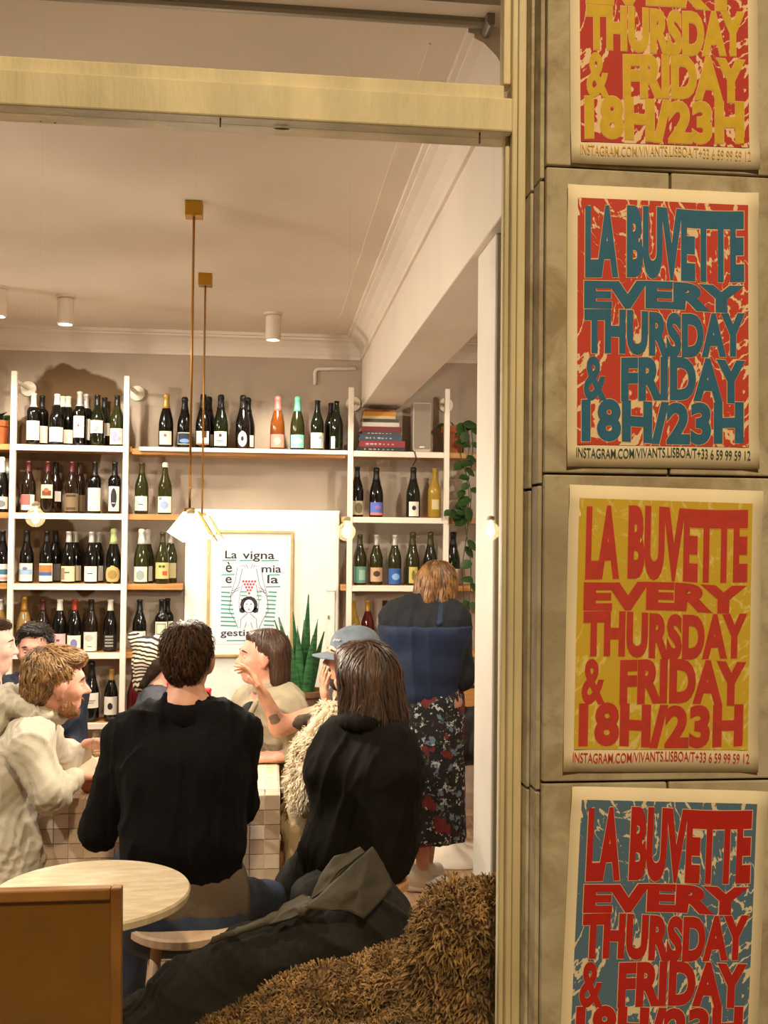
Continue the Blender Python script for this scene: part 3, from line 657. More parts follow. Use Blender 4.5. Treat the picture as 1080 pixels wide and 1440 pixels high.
# the figure: raised arms, hands, head with black bob, red grapes
for sgn in (-1, 1):
    c = .48
    strip([(c+sgn*.10, .235), (c+sgn*.15, .40), (c+sgn*.26, .52), (c+sgn*.28, .66), (c+sgn*.20, .76), (c+sgn*.15, .84)], .0028, 'outline', m_ink)
    strip([(c+sgn*.17, .22), (c+sgn*.20, .36), (c+sgn*.27, .52)], .0024, 'outline', m_ink)
    strip([(c+sgn*.10, .40), (c+sgn*.145, .56), (c+sgn*.13, .68)], .0024, 'outline', m_ink)
    strip([(c+sgn*.13, .425), (c+sgn*.24, .46)], .0024, 'outline', m_ink); strip([(c+sgn*.14, .45), (c+sgn*.25, .485)], .0024, 'outline', m_ink)
    for k in range(4): strip([(c+sgn*(.02+.035*k), .235-.01*k), (c+sgn*(.05+.03*k), .19+.008*k)], .0026, 'outline', m_ink)
    strip([(c+sgn*.03, .78), (c+sgn*.06, .84)], .0026, 'outline', m_ink); strip([(c+sgn*.11, .74), (c+sgn*.12, .84)], .0024, 'outline', m_ink)
    strip([(c+sgn*.02, .69), (c+sgn*.10, .74)], .0026, 'outline', m_ink)
blob(.48, .60, .125, .085, 'hair', m_ink); blob(.39, .655, .045, .03, 'hair', m_ink); blob(.57, .655, .045, .03, 'hair', m_ink)
blob(.48, .615, .075, .066, 'face', m_paperp, .0010)
for du in (-.032, .032): blob(.48+du, .595, .013, .006, 'eye', m_ink, .0012, 8)
blob(.48, .648, .016, .008, 'mouth', m_redp, .0012, 8); strip([(.49, .60), (.497, .625), (.482, .628)], .0016, 'outline', m_ink, .0012)
for i, k in enumerate((5, 4, 3, 2, 1)):
    for j in range(k): blob(.48+(j-(k-1)/2)*.042, .365+.03*i, .017, .012, 'grape', m_redp, .0010, 8)
tag(pf, 'framed print reading La vigna, with a figure raising grapes, on white cupboard', 'picture')

# thin white conduit on the wall near the beam
cp = [P(443, 541, YB-.012), P(443, 519, YB-.012), P(501, 518, YB-.012)]
tag(MB().tube([cp[0], cp[1]+np.array([0, 0, -.02]), cp[1]+np.array([.008, 0, -.006]), cp[1]+np.array([.02, 0, 0]), cp[2]], .011, 8).build('wall_conduit', m_white, smooth=True), 'thin cream conduit bent along the wall above the long shelf', 'pipe')

# ================================================================== top right shelf: books, speaker, plants
books = [(500, 571, 627, 633, (40, 44, 40)), (503, 571, 618, 627, (150, 44, 54)), (503, 566, 610, 618, (58, 76, 92)), (507, 565, 605, 610, (70, 66, 58)), (504, 565, 598, 605, (116, 24, 26)),
         (506, 562, 592, 598, (216, 204, 188)), (507, 561, 587, 592, (66, 66, 42)), (507, 557, 583, 587, (206, 182, 140)), (508, 558, 577, 583, (196, 132, 40)), (509, 557, 574, 577, (126, 66, 26))]
z = SZ[0]
bn = ['dark green thick paperback at the bottom of the book stack', 'crimson book with pale lettering, second from bottom of the stack', 'slate blue book with pale lettering in the stack', 'thin grey brown book above the slate blue one',
      'dark maroon hardback in the middle of the book stack', 'off white book above the maroon hardback', 'thin moss green book above the off white one', 'thin beige book under the orange one', 'orange spined book near the top of the stack', 'thin brown book on top of the book stack']
for i, (xa, xb, ya, yb, c) in enumerate(books):
    h = (yb-ya)/233.0*.98
    A, B = P(xa+3, 620, 6.16)[0], P(xb-1, 620, 6.16)[0]
    r = empty('book', ((A+B)/2, 6.23, z), random.uniform(-.05, .05)); hw = (B-A)/2
    d2 = .075
    cv = mat('book_cover_%d' % i, c, .55); pg = mat('book_pages', (214, 198, 168), .8)
    mb = MB(); t2 = min(.003, h*.2)
    mb.box((-hw, -d2, 0), (hw, d2, t2)); mb.box((-hw, -d2, h-t2), (hw, d2, h)); mb.box((-hw, -d2, t2), (hw, -d2+.003, h-t2))
    mb.build('cover', cv, r); MB().box((-hw+.004, -d2+.003, t2), (hw-.004, d2-.004, h-t2)).build('pages', pg, r)
    if i in (0, 1, 2, 3):          # worn, unreadable print on the spines
        for q in range(7):
            xa_ = -hw*.72+q*hw*.19; wd = hw*random.uniform(.06, .15)
            MB().box((xa_, -d2-.0006, h*.34), (xa_+wd, -d2, h*(.62 if q < 4 else .54))).build('spine_print', mat('spine_print', (186, 176, 164), .7), r)
    tag(r, bn[i], 'book', 'books stacked on the top shelf'); z += h+.0004
# white loudspeaker
sx0, sx1 = P(581, 600, 6.17)[0], P(606, 600, 6.17)[0]; sz1 = P(593, 566, 6.17)[2]
sp = empty('loudspeaker', ((sx0+sx1)/2, 6.24, SZ[0])); o0 = np.array(sp.location)
MB().box((sx0, 6.172, SZ[0]), (sx1, 6.30, sz1)).build('cabinet', mat('speaker_white', (206, 192, 174), .5), sp, bevel=.006, off=o0)
gr = MB().box((sx0+.006, 6.167, SZ[0]+.02), (sx1-.006, 6.1719, sz1-.008)).build('grille', mat('speaker_grille', (184, 170, 152), .8, bump=.8, bscale=900), sp, bevel=.002, off=o0)
MB().box((-.015, 6.1662-o0[1], .028), (.015, 6.167-o0[1], .036)).build('badge', mat('logo_white', (244, 240, 232), .5), gr, bevel=.001)
tag(sp, 'slim white loudspeaker standing on the top shelf beside books', 'loudspeaker')
q0 = [(sx0+.004, 6.20, SZ[0]+.006), (sx0-.002, 6.150, SZ[0]+.006), (sx0+.002, 6.11, SZ[0]-.005), (sx0+.014, 6.108, SZ[0]-.045), (sx0+.012, 6.25, SZ[0]-.075)]
tag(MB().tube(q0, .003, 6).build('speaker_cable', mat('cable_black', (24, 20, 18), .6), smooth=True), 'black cable hanging over the shelf edge from the loudspeaker', 'cable')

# terracotta pots with vines
m_terra = mat('terracotta', (158, 84, 40), .8, var=.08, scale=12)
m_leaf = mat('leaf_green', (52, 84, 34), .45, rgb2=(34, 60, 22), scale=9)
m_leaf2 = mat('leaf_dark', (34, 58, 26), .45, var=.2, scale=9)
def leaf_mesh(name, l, w_):
    vs = []; fs = []
    st = 5
    for i in range(st+1):
        t_ = i/st; ww = w_*math.sin(math.pi*min(1, t_*.86+.10))**.7*(1-t_**6)
        zz = -.25*l*t_*t_
        for s_ in (-1, 0, 1): vs.append((t_*l, s_*ww, zz+(.12*w_ if s_ else 0)))
    for i in range(st):
        for j in range(2):
            q = i*3+j; fs.append((q, q+1, q+4, q+3))
    me = MB().add(vs, fs).mesh(name)
    return me
leafA = leaf_mesh('leaf', .085, .034)
def put_leaf(parent, p, d, s=1.0, m_=None):
    o = bpy.data.objects.new('leaf', leafA); col.objects.link(o); o.parent = parent
    x_ = Vector(d).normalized(); z_ = Vector((random.uniform(-.3, .3), -.8, .7)); y_ = z_.cross(x_).normalized(); z_ = x_.cross(y_)
    M = Matrix((x_, y_, z_)).transposed().to_4x4(); M.translation = Vector(p); o.matrix_local = M @ Matrix.Scale(s, 4)
leafA.materials.append(m_leaf)
leafA.polygons.foreach_set('use_smooth', [True]*len(leafA.polygons))
def pot(name, x_, y_, z_, r, h, label, vines, tufts):
    root = empty(name, (x_, y_, z_)); o0 = Vector((x_, y_, z_))
    pt = MB().lathe([(r*.66, 0), (r*.9, h*.76), (r*1.02, h*.76), (r*1.04, h), (r*.92, h), (r*.86, h*.8), (.001, h*.8)], 22).build('pot', m_terra, root, smooth=False)
    MB().lathe([(.001, 0), (r*.86, 0), (r*.86, .012), (.001, .014)], 16, (0, 0, h*.8)).build('soil', mat('soil', (44, 30, 20), .95), root)
    for pts, per in vines:
        pts = [Vector(p)-o0 for p in pts]
        # smooth the vine
        sm = []
        for i in range(len(pts)-1):
            for k in range(4):
                t_ = k/4; p0 = pts[max(i-1, 0)]; p1 = pts[i]; p2 = pts[i+1]; p3 = pts[min(i+2, len(pts)-1)]
                sm.append(.5*((2*p1)+(p2-p0)*t_+(2*p0-5*p1+4*p2-p3)*t_*t_+(3*p1-p0-3*p2+p3)*t_**3))
        sm.append(pts[-1])
        MB().tube(sm, .0028, 5).build('vine', m_leaf2, root, smooth=True)
        for i, p in enumerate(sm):
            if i % per == 0:
                put_leaf(root, p, (random.choice((-1, 1))*random.uniform(.3, 1), random.uniform(-.8, .1), random.uniform(-.9, .1)), random.uniform(.65, 1.15))
    for k in range(tufts):
        a_ = random.uniform(0, 6.28); put_leaf(root, (r*.5*math.cos(a_), r*.5*math.sin(a_), h*.85+random.uniform(0, .05)), (math.cos(a_), math.sin(a_)-.3, random.uniform(-.1, .8)), random.uniform(.7, 1.1))
    return tag(root, label, 'plant')
YV = 6.12
px_ = P(639, 620, 6.24)[0]
VN = lambda L_: [P(x_, y_, YV-.01*i) for i, (x_, y_) in enumerate(L_)]
pot('potted_vine', px_, 6.235, SZ[0], .083, .165, 'terracotta pot of trailing green vine on top shelf beside pillar',
    [([(px_+.03, 6.2, SZ[0]+.16)]+VN([(652, 598), (660, 625), (655, 660), (660, 700), (654, 735), (662, 790), (660, 850), (655, 885)]), 2),
     ([(px_+.03, 6.19, SZ[0]+.16)]+VN([(662, 600), (664, 650), (652, 690), (640, 712), (630, 722), (646, 726), (655, 715)]), 2),
     ([(px_+.02, 6.18, SZ[0]+.16)]+VN([(656, 610), (648, 640), (662, 690), (658, 740), (650, 800), (652, 845), (640, 850)]), 3)], 5)
px2 = P(-2, 600, 6.24)[0]
pot('potted_plant', px2, 6.235, SZ[0], .075, .14, 'terracotta pot with glossy green leaves at the left end of top shelf', [], 12)

# snake plant in a pot beside the cupboard
def snake_plant():
    x_, y_ = P(426, 990, 5.75)[0], 5.75; zb = P(426, 990, 5.75)[2]
    root = empty('snake_plant', (x_, y_, 0))
    MB().lathe([(.09, 0), (.115, .30), (.125, .30), (.125, .33), (.11, .33), (.105, .29), (.001, .29)], 24, (0, 0, zb-.25)).build('pot', mat('pot_brown', (120, 84, 56), .6), root)
    MB().lathe([(.13, 0), (.13, .03), (.02, .03), (.02, zb-.28), (.15, zb-.28), (.15, zb-.25)], 20).build('plant_stand', m_oak, root)
    mg = mat('snake_leaf', (58, 112, 62), .4, rgb2=(30, 70, 42), scale=14, stretch=(1, 1, 6))
    tips = [(434, 836, 0), (412, 860, .02), (392, 868, -.02), (386, 872, .05), (447, 870, -.04), (456, 888, .03), (418, 880, -.06), (404, 893, -.05), (428, 872, .06), (440, 893, -.08), (395, 905, .0)]
    for k, (tx, ty, dy) in enumerate(tips):
        tp = P(tx, ty, y_+dy); ba = np.array([x_+(tp[0]-x_)*.22, y_+dy*.4, zb-.02])
        mid = ba*.45+tp*.55 + np.array([(tp[0]-x_)*-.10, 0, 0]); vs = []; fs = []; st = 8
        for i in range(st+1):
            t_ = i/st; p = (1-t_)**2*ba+2*t_*(1-t_)*mid+t_*t_*tp
            ww = 0.024*(math.sin(math.pi*(t_*.72+.22))**.8)*(1-t_**5)+.0005
            tw = .6*math.sin(k*1.7)+t_*.5*math.cos(k)
            c_, s_ = math.cos(tw), math.sin(tw)
            for q in (-1, 0, 1): vs.append((p[0]+q*ww*c_-x_, p[1]+q*ww*s_-y_+(0 if q else .006), p[2]))
            if i:
                for j in range(2): a_ = (i-1)*3+j; fs.append((a_, a_+1, a_+4, a_+3))
        lf = MB().add(vs, fs).build('leaf', mg, root, smooth=True)
        md = lf.modifiers.new('thickness', 'SOLIDIFY'); md.thickness = .003
    return tag(root, 'tall snake plant with upright pointed leaves before the white cupboard', 'plant')
snake_plant()

# ================================================================== lamps
m_fix = mat('spot_white', (222, 206, 188), .5)
def ceiling_spot(px, py_lamp, Y, label, watts, aim, cone=110):
    c = P(px, py_lamp, Y); x_, y_ = c[0], c[1]
    root = empty('ceiling_spot', (x_, y_, CEIL))
    MB().lathe([(.001, -.012), (.052, -.012), (.052, 0), (.001, 0)], 20).build('ceiling_plate', m_fix, root)
    MB().lathe([(.036, -.15), (.042, -.145), (.042, -.02), (.036, -.0121), (.001, -.0121)], 20, cap=False).build('housing', m_fix, root, smooth=False)
    MB().lathe([(.001, -.141), (.034, -.141)], 16, cap=False).build('lens', mat('spot_lens', (255, 246, 224), .4, emit=14), root)
    ROOM_SPOTS.append(((x_, y_, CEIL-.155), aim, watts, cone))
    return tag(root, label, 'spotlight', 'white cylinder spotlights on the ceiling')
ceiling_spot(384, 470, 5.7, 'white cylinder ceiling spotlight above the framed print', 58, (P(375, 850, YB)[0], 6.3, 1.2), 100)
ceiling_spot(92, 452, 5.45, 'white cylinder ceiling spotlight above the left wine shelving', 50, (P(100, 850, YB)[0], 6.3, 1.2), 120)
ceiling_spot(-3, 442, 5.3, 'white cylinder ceiling spotlight cut off by the left edge', 60, (P(-40, 850, YB)[0], 5.9, .9), 120)

m_cord = mat('brass_rod', (170, 120, 46), .4, metal=.7)
m_shade = mat('shade_translucent', (255, 240, 205), .5, emit=2.6)
def pendant(px, py_c, py_b, label, flip, watts):
    c = PZ(px, py_c, CEIL); x_, y_ = c[0], c[1]
    zb = P(px-5, py_b, y_)[2]
    root = empty('pendant_lamp', (x_, y_, zb)); H = CEIL-zb
    s = .032
    MB().box((-s, -s, H-.055), (s, s, H)).build('ceiling_cap', m_brass, root, bevel=.003)
    MB().tube([(0, 0, .03), (0, 0, H-.055)], .0045, 8).build('rod', m_cord, root, smooth=True)
    MB().box((-.018, -.018, -.015), (.018, .018, .035)).build('socket', m_brass, root, bevel=.002)
    # folded shade: facets of a creased translucent sheet around the bulb, and one thin brass fin
    k_ = 1/377.0
    def V3(px, py, y): return (px*k_, y, -(py)*k_)
    for sy in (-1, 1):
        A, B, C_, D, E_, F_, G = V3(-8, -8, .022*sy), V3(10, -8, .022*sy), V3(-30, 20, .012*sy), V3(-6, 34, .062*sy), V3(0, 24, .066*sy), V3(14, 33, .06*sy), V3(24, 20, .02*sy)
        fc = MB().add([A, C_, D, E_], [(0, 1, 2, 3)]).build('shade_facet', m_shade, root); fc.modifiers.new('t', 'SOLIDIFY').thickness = .002
        fc = MB().add([A, E_, F_, G, B], [(0, 1, 2, 3, 4)]).build('shade_facet', m_shade, root); fc.modifiers.new('t', 'SOLIDIFY').thickness = .002
    MB().prism([(10*k_, 9*k_), (13*k_, 9*k_), (39*k_, -33*k_), (25*k_, -20*k_)], -.012, .05).build('brass_fin', mat('dull_brass', (150, 134, 84), .45, metal=.5), root)
    MB().lathe([(.001, -.066), (.014, -.062), (.022, -.048), (.022, -.036), (.014, -.018), (.012, -.0151)], 16).build('bulb', mat('bulb_glow', (255, 236, 196), .3, emit=20), root, smooth=True)
    l_ = light('pendant_light', 'POINT', (x_, y_, zb-.10), watts, WARM, None, .04)
    return tag(root, label, 'pendant lamp', 'brass pendant lamps')
pendant(273, 285, 728, 'nearer brass pendant lamp with a glowing folded shade', 1, 34)
pendant(289, 386, 732, 'farther brass pendant lamp on a shorter looking rod behind the other', 1, 22)

# row of bare round bulbs just behind the glass, on thin clear wires
m_bulbglass = thin_glass('bulb_glass', (1, .97, .92), .10)
nt = m_bulbglass.node_tree; mxs = [n for n in nt.nodes if n.type == 'MIX_SHADER'][0]; tl_ = nt.nodes.new('ShaderNodeBsdfTranslucent'); mx2 = nt.nodes.new('ShaderNodeMixShader')
tl_.inputs[0].default_value = (1, .93, .8, 1); mx2.inputs[0].default_value = .10; out_ = [n for n in nt.nodes if n.type == 'OUTPUT_MATERIAL'][0]
nt.links.new(mxs.outputs[0], mx2.inputs[1]); nt.links.new(tl_.outputs[0], mx2.inputs[2]); nt.links.new(mx2.outputs[0], out_.inputs[0])
m_fil = mat('filament', (255, 226, 168), .4, emit=34)
m_wire = thin_glass('clear_wire', (.975, .975, .97), .002)
for px, py, label in ((50, 728, 'bare round glass bulb glowing before the second wine shelf'), (268, 738, 'bare round glass bulb glowing beside the pendant shade'), (487, 748, 'bare round glass bulb glowing beside the white cupboard edge'), (690, 747, 'bare round glass bulb glowing before the white pillar')):
    c = P(px, py, 2.42); root = empty('glass_bulb', c)
    R = .0215
    MB().lathe([(R*math.sin(a_)+.0005, -R*math.cos(a_)) for a_ in [k*math.pi/12 for k in range(10)]]+[(.010, .0215), (.0095, .026)], 20).build('globe', m_bulbglass, root, smooth=True)
    MB().lathe([(.0095, .026), (.0095, .034), (.003, .037)], 14).build('cap', mat('bulb_cap', (206, 190, 164), .4), root, smooth=True)
    MB().lathe([(.001, -.013), (.007, -.009), (.009, 0), (.007, .010), (.001, .015)], 10).build('filament', m_fil, root, smooth=True)
    MB().tube([(0, 0, .036), (0, 0, CEIL-c[2])], .0005, 5).build('wire', m_wire, root)
    tag(root, label, 'light bulb', 'bare glass bulbs in a row behind the window')
# ================================================================== furniture
m_tile = [mat('tile_a', (206, 184, 166), .35, var=.03, scale=20), mat('tile_b', (198, 174, 156), .35, var=.03, scale=20), mat('tile_c', (180, 156, 138), .35, var=.03, scale=20), mat('tile_d', (214, 196, 178), .35, var=.03, scale=20)]
m_grout = mat('grout', (232, 220, 204), .9)
YT0, YT1 = 3.90, 5.05
tx0, tx1 = P(54, 1140, YT0)[0], P(393, 1140, YT0)[0]; TZ = P(220, 1121, YT0)[2]
ct = empty('tiled_table', ((tx0+tx1)/2, (YT0+YT1)/2, 0)); o0 = np.array(ct.location)
MB().box((tx0+.006, YT0+.006, 0), (tx1-.006, YT1-.006, TZ-.008)).build('plinth', m_grout, ct, off=o0)
ts = .0545
base = MB().box((-ts/2+.0014, -.004, -ts/2+.0014), (ts/2-.0014, .004, ts/2-.0014)).mesh('tile')
tmesh = []
for m_ in m_tile:
    me = base.copy(); me.materials.append(m_); tmesh.append(me)
def put_tile(me, loc, rot):
    o = bpy.data.objects.new('tile', me); col.objects.link(o); o.parent = ct; o.location = Vector(loc)-Vector(o0); o.rotation_euler = rot
nxT = round((tx1-tx0)/ts); sx = (tx1-tx0)/nxT; nzT = int(TZ/ts)
rr = random.Random(3)
cnt = 0
for j in range(nzT):
    for i in range(nxT):
        z_ = TZ-ts*(j+.5); put_tile(tmesh[rr.choice((0, 0, 1, 1, 2, 3, 3))], (tx0+sx*(i+.5), YT0+.002+rr.uniform(0, .0008), z_), (0, 0, 0)); cnt += 1
nyT = int((YT1-YT0)/ts)
tm = MB()
ytop = []
for j in range(nyT):
    for i in range(nxT):
        if i >= nxT-2 or i < 1 and j < 12:
            if cnt < 290: put_tile(tmesh[3 if rr.random() < .7 else 0], (tx0+sx*(i+.5), YT0+ts*(j+.5), TZ-.0035), (math.pi/2, 0, 0)); cnt += 1; continue
        x_, y_ = tx0+sx*i, YT0+ts*j; tm.box((x_+.0014, y_+.0014, TZ-.008), (x_+sx-.0014, y_+ts-.0014, TZ))
for j in range(nzT):
    for i in range(nyT):
        for xx in ((tx0-.002, tx0+.006), (tx1-.006, tx1+.002)):
            tm.box((xx[0], YT0+ts*i+.0014, TZ-ts*(j+1)+.0014), (xx[1], YT0+ts*(i+1)-.0014, TZ-ts*j-.0014))
o = tm.build('tiling', m_tile[3], ct, off=o0); o['kind'] = 'stuff'
# a cable clip bent at the left foot of the table front
tag(ct, 'pale pink square tiled communal table the group sits around', 'table')

# round cafe table by the window
m_stone = mat('travertine_top', (222, 206, 180), .45, rgb2=(204, 182, 150), scale=16, bump=.15, bscale=30, stretch=(1, 3, 1), detail=8)
rc = P(128, 1252, 2.76); RZ = rc[2]
rt = empty('round_table', (rc[0], rc[1], 0))
MB().lathe([(.001, RZ-.026), (.244, RZ-.026), (.252, RZ-.022), (.254, RZ-.006), (.250, RZ), (.001, RZ)], 64).build('table_top', m_stone, rt)
MB().lathe([(.028, .02), (.028, RZ-.04), (.10, RZ-.0262), (.001, RZ-.0262)], 20).build('column', m_shelfwhite, rt, smooth=False)
MB().lathe([(.001, 0), (.105, 0), (.105, .03), (.05, .04), (.001, .04)], 32).build('base', m_shelfwhite, rt)
tag(rt, 'small round pale stone table close behind the window', 'table')

# chair with caramel back close to the window
m_caramel = mat('caramel_leather', (128, 84, 20), .55, var=.05, scale=5, bump=.1, bscale=80)
m_chairwood = mat('chair_oak', (158, 106, 46), .5, rgb2=(122, 78, 32), scale=5, stretch=(1, 6, 1))
YC = 2.36
ctr, cbr = P(172, 1246, YC), P(182, 1440, YC-.04)
cw = .47
ch = empty('panel_chair', (ctr[0]-cw/2, YC+.15, 0)); o0 = np.array(ch.location)
X1 = ctr[0]; X0 = X1-cw; ZT_ = ctr[2]; SEAT = .45
def slant(z_): return YC + (ZT_-z_)*.10            # back leans toward the window at the top
def beam4(p0, p1, hw, hd, name, m_, bev=.004):
    mb = MB(); vs = []
    for p in (p0, p1):
        vs += [(p[0]-hw, p[1]-hd, p[2]), (p[0]+hw, p[1]-hd, p[2]), (p[0]+hw, p[1]+hd, p[2]), (p[0]-hw, p[1]+hd, p[2])]
    return mb.add(vs, [(3, 2, 1, 0), (4, 5, 6, 7), (0, 1, 5, 4), (1, 2, 6, 5), (2, 3, 7, 6), (3, 0, 4, 7)]).build(name, m_, ch, bevel=bev, off=o0)
for x_ in (X0+.012, X1-.012): beam4((x_, slant(.0), 0), (x_, slant(ZT_), ZT_), .012, .015, 'back_post', m_chairwood)
MB().box((X0+.024, slant(ZT_)-.015, ZT_-.026), (X1-.024, slant(ZT_)+.015, ZT_)).build('top_rail', m_chairwood, ch, bevel=.004, off=o0)
zb_ = SEAT+.06
mbp = MB(); vs = []
for z_ in (zb_, ZT_-.026):
    vs += [(X0+.024, slant(z_)-.007, z_), (X1-.024, slant(z_)-.007, z_), (X1-.024, slant(z_)+.007, z_), (X0+.024, slant(z_)+.007, z_)]
mbp.add(vs, [(3, 2, 1, 0), (4, 5, 6, 7), (0, 1, 5, 4), (1, 2, 6, 5), (2, 3, 7, 6), (3, 0, 4, 7)]).build('back_panel', m_caramel, ch, off=o0)
ys = slant(SEAT)
MB().box((X0, ys+.015, SEAT-.05), (X1, ys+.30, SEAT)).build('seat', m_caramel, ch, bevel=.012, off=o0)
for x_ in (X0+.02, X1-.02): beam4((x_, ys+.28, 0), (x_, ys+.28, SEAT-.05), .015, .015, 'front_leg', m_chairwood)
tag(ch, 'chair with caramel back panel in an oak frame, nearest the window', 'chair')

# stools
def stool(x_, y_, z_, r, label, m_, curved=False):
    root = empty('stool', (x_, y_, 0))
    MB().lathe([(.001, z_-.034), (r-.012, z_-.034), (r, z_-.026), (r, z_-.006), (r-.008, z_), (.001, z_)], 40).build('seat', m_, root)
    for k in range(4):
        a_ = k*math.pi/2+math.pi/4+.1
        cx, cy = math.cos(a_), math.sin(a_)
        if curved: pts = [(cx*r*.55, cy*r*.55, z_-.034), (cx*r*.86, cy*r*.86, z_-.06), (cx*r*.98, cy*r*.98, z_-.14), (cx*r*1.02, cy*r*1.02, z_*.4), (cx*r*1.05, cy*r*1.05, 0)]
        else: pts = [(cx*r*.7, cy*r*.7, z_-.034), (cx*r*.85, cy*r*.85, z_*.5), (cx*r*.95, cy*r*.95, 0)]
        MB().tube(pts, .017, 10).build('leg', m_, root, smooth=True)
    if not curved: MB().lathe([(r*.82, -.01), (r*.9, -.01), (r*.9, .01), (r*.82, .01), (r*.82, -.01)], 32, (0, 0, z_*.42), cap=False).build('foot_ring', m_, root)
    return tag(root, label, 'stool')
m_birch = mat('birch', (206, 158, 110), .5, rgb2=(186, 136, 90), scale=6, stretch=(6, 1, 1))
m_pinkwood = mat('pale_wood', (212, 182, 152), .5, rgb2=(198, 164, 132), scale=6, stretch=(6, 1, 1))
sA = P(262, 1300, 3.26); STOOL_Z = P(255, 1322, 3.08)[2]
stool(sA[0], 3.25, STOOL_Z, .175, 'pale wooden stool under the person in the black sweater', m_pinkwood)
sE = P(510, 1240, 3.55); SE_Z = P(566, 1240, 3.5)[2]
stool(P(512, 1240, 3.56)[0], 3.56, SE_Z, .155, 'birch stool with bent legs under the long haired person', m_birch, True)
stool(P(462, 1130, 4.25)[0], 4.22, .46, .16, 'birch stool under the person in the grey cap', m_birch, True)
stool(P(-5, 1200, 3.95)[0]-.05, 3.97, .46, .17, 'stool under the person in the pale hoodie', m_birch)
stool(P(432, 1100, 4.62)[0], 4.62, .46, .16, 'stool under the person in the beige shirt', m_birch)

# low window bench carrying the coats and the sheepskin
m_bench = mat('bench_plywood', (176, 130, 84), .6, rgb2=(150, 104, 62), scale=5, stretch=(1, 6, 1))
bx0, bx1 = P(330, 1440, 2.6)[0], .56
bz = .38
bn_ = empty('window_bench', ((bx0+bx1)/2, 2.75, 0)); o0 = np.array(bn_.location)
MB().box((bx0, 2.30, bz-.035), (bx1, 3.0, bz)).build('bench_top', m_bench, bn_, bevel=.004, off=o0)
for x_ in (bx0+.03, bx1-.05): MB().box((x_, 2.40, 0), (x_+.03, 2.96, bz-.035)).build('side_panel', m_bench, bn_, bevel=.003, off=o0)
MB().box((bx0+.06, 2.92, .08), (bx1-.05, 2.94, bz-.036)).build('front_panel', m_bench, bn_, off=o0)
tag(bn_, 'low plywood window bench under the coats and sheepskin', 'bench')

# white tulip table base and chair beyond the standing person
tb = P(632, 1207, 5.15)
tt = empty('tulip_table', (P(634, 1207, 5.1)[0]+.08, 5.45, 0))
MB().lathe([(.001, 0), (.24, 0), (.24, .008), (.16, .02), (.07, .05), (.035, .12), (.028, .35), (.035, .62), (.08, .70), (.001, .70)], 40).build('pedestal', m_shelfwhite, tt, smooth=True)
MB().lathe([(.001, .70), (.23, .70), (.24, .71), (.24, .725), (.001, .725)], 40).build('table_top', m_shelfwhite, tt)
tag(tt, 'white tulip pedestal table on the floor right of the standing person', 'table')
bc = P(654, 1108, 5.55)
sc = empty('side_chair', (bc[0]+.10, 5.90, 0)); zc_ = .44
MB().box((-.19, -.19, zc_-.025), (.19, .19, zc_)).build('seat', m_oak, sc, bevel=.008)
for x_ in (-.165, .165):
    for y_ in (-.165, .165):
        if y_ > 0 : MB().tube([(x_, y_, .0), (x_, y_, zc_), (x_, y_+.05, .82)], .013, 8).build('back_leg', m_shelfwhite, sc, smooth=True)
        else: MB().tube([(x_*1.15, y_*1.2, 0), (x_, y_, zc_-.025)], .013, 8).build('leg', m_shelfwhite, sc, smooth=True)
MB().box((-.18, .195, .66), (.18, .215, .82)).build('backrest', m_oak, sc, bevel=.008)
tag(sc, 'chair with white legs and oak seat beside the pillar', 'chair')
# ================================================================== table items
def table_z(): return TZ
# open wine bottles on the communal table
def tbottle(px, py_top, Y, kind, glass, foil, label):
    x_ = P(px, py_top, Y)[0]
    b_ = bottle(px, 1, kind, glass, foil, [W_(.03, .11)], label, x=x_, y=Y, z=TZ+.001)
    BOT.pop(); tag(b_, label, 'bottle', 'bottles on the tiled table'); return b_
FOIL['cerise'] = (206, 30, 52)
tbottle(240, 960, 4.75, 'burgundy', 'olive', 'cerise', 'green wine bottle with cerise cap behind the black sweater, left one')
tbottle(292, 960, 4.55, 'burgundy', 'olive', 'cerise', 'green wine bottle with cerise cap right of the dark haired head')
def wine_glass(px, py, Y, label, fill=True):
    x_ = P(px, py, Y)[0]
    r = empty('wine_glass', (x_, Y, TZ+.001))
    MB().lathe([(.034, 0), (.034, .002), (.006, .006), (.0035, .012), (.0035, .075), (.012, .085), (.034, .11), (.039, .14), (.036, .175), (.032, .20)], 24, cap=False).build('glass', thin_glass('wine_glass_clear', (.93, .92, .9), .12), r, smooth=True)
    if fill: MB().lathe([(.001, .088), (.014, .089), (.033, .112), (.035, .122), (.001, .122)], 20).build('wine', mat('white_wine', (206, 176, 110), .1, trans=.6), r, smooth=True)
    return tag(r, label, 'wine glass', 'wine glasses on the tiled table')
wine_glass(143, 1010, 4.12, 'wine glass between the hoodie and the black sweater')
wine_glass(176, 1000, 4.30, 'empty wine glass half hidden behind the black sweater shoulder', False)
wine_glass(316, 990, 4.50, 'wine glass beside the beige shirt on the tiled table', False)
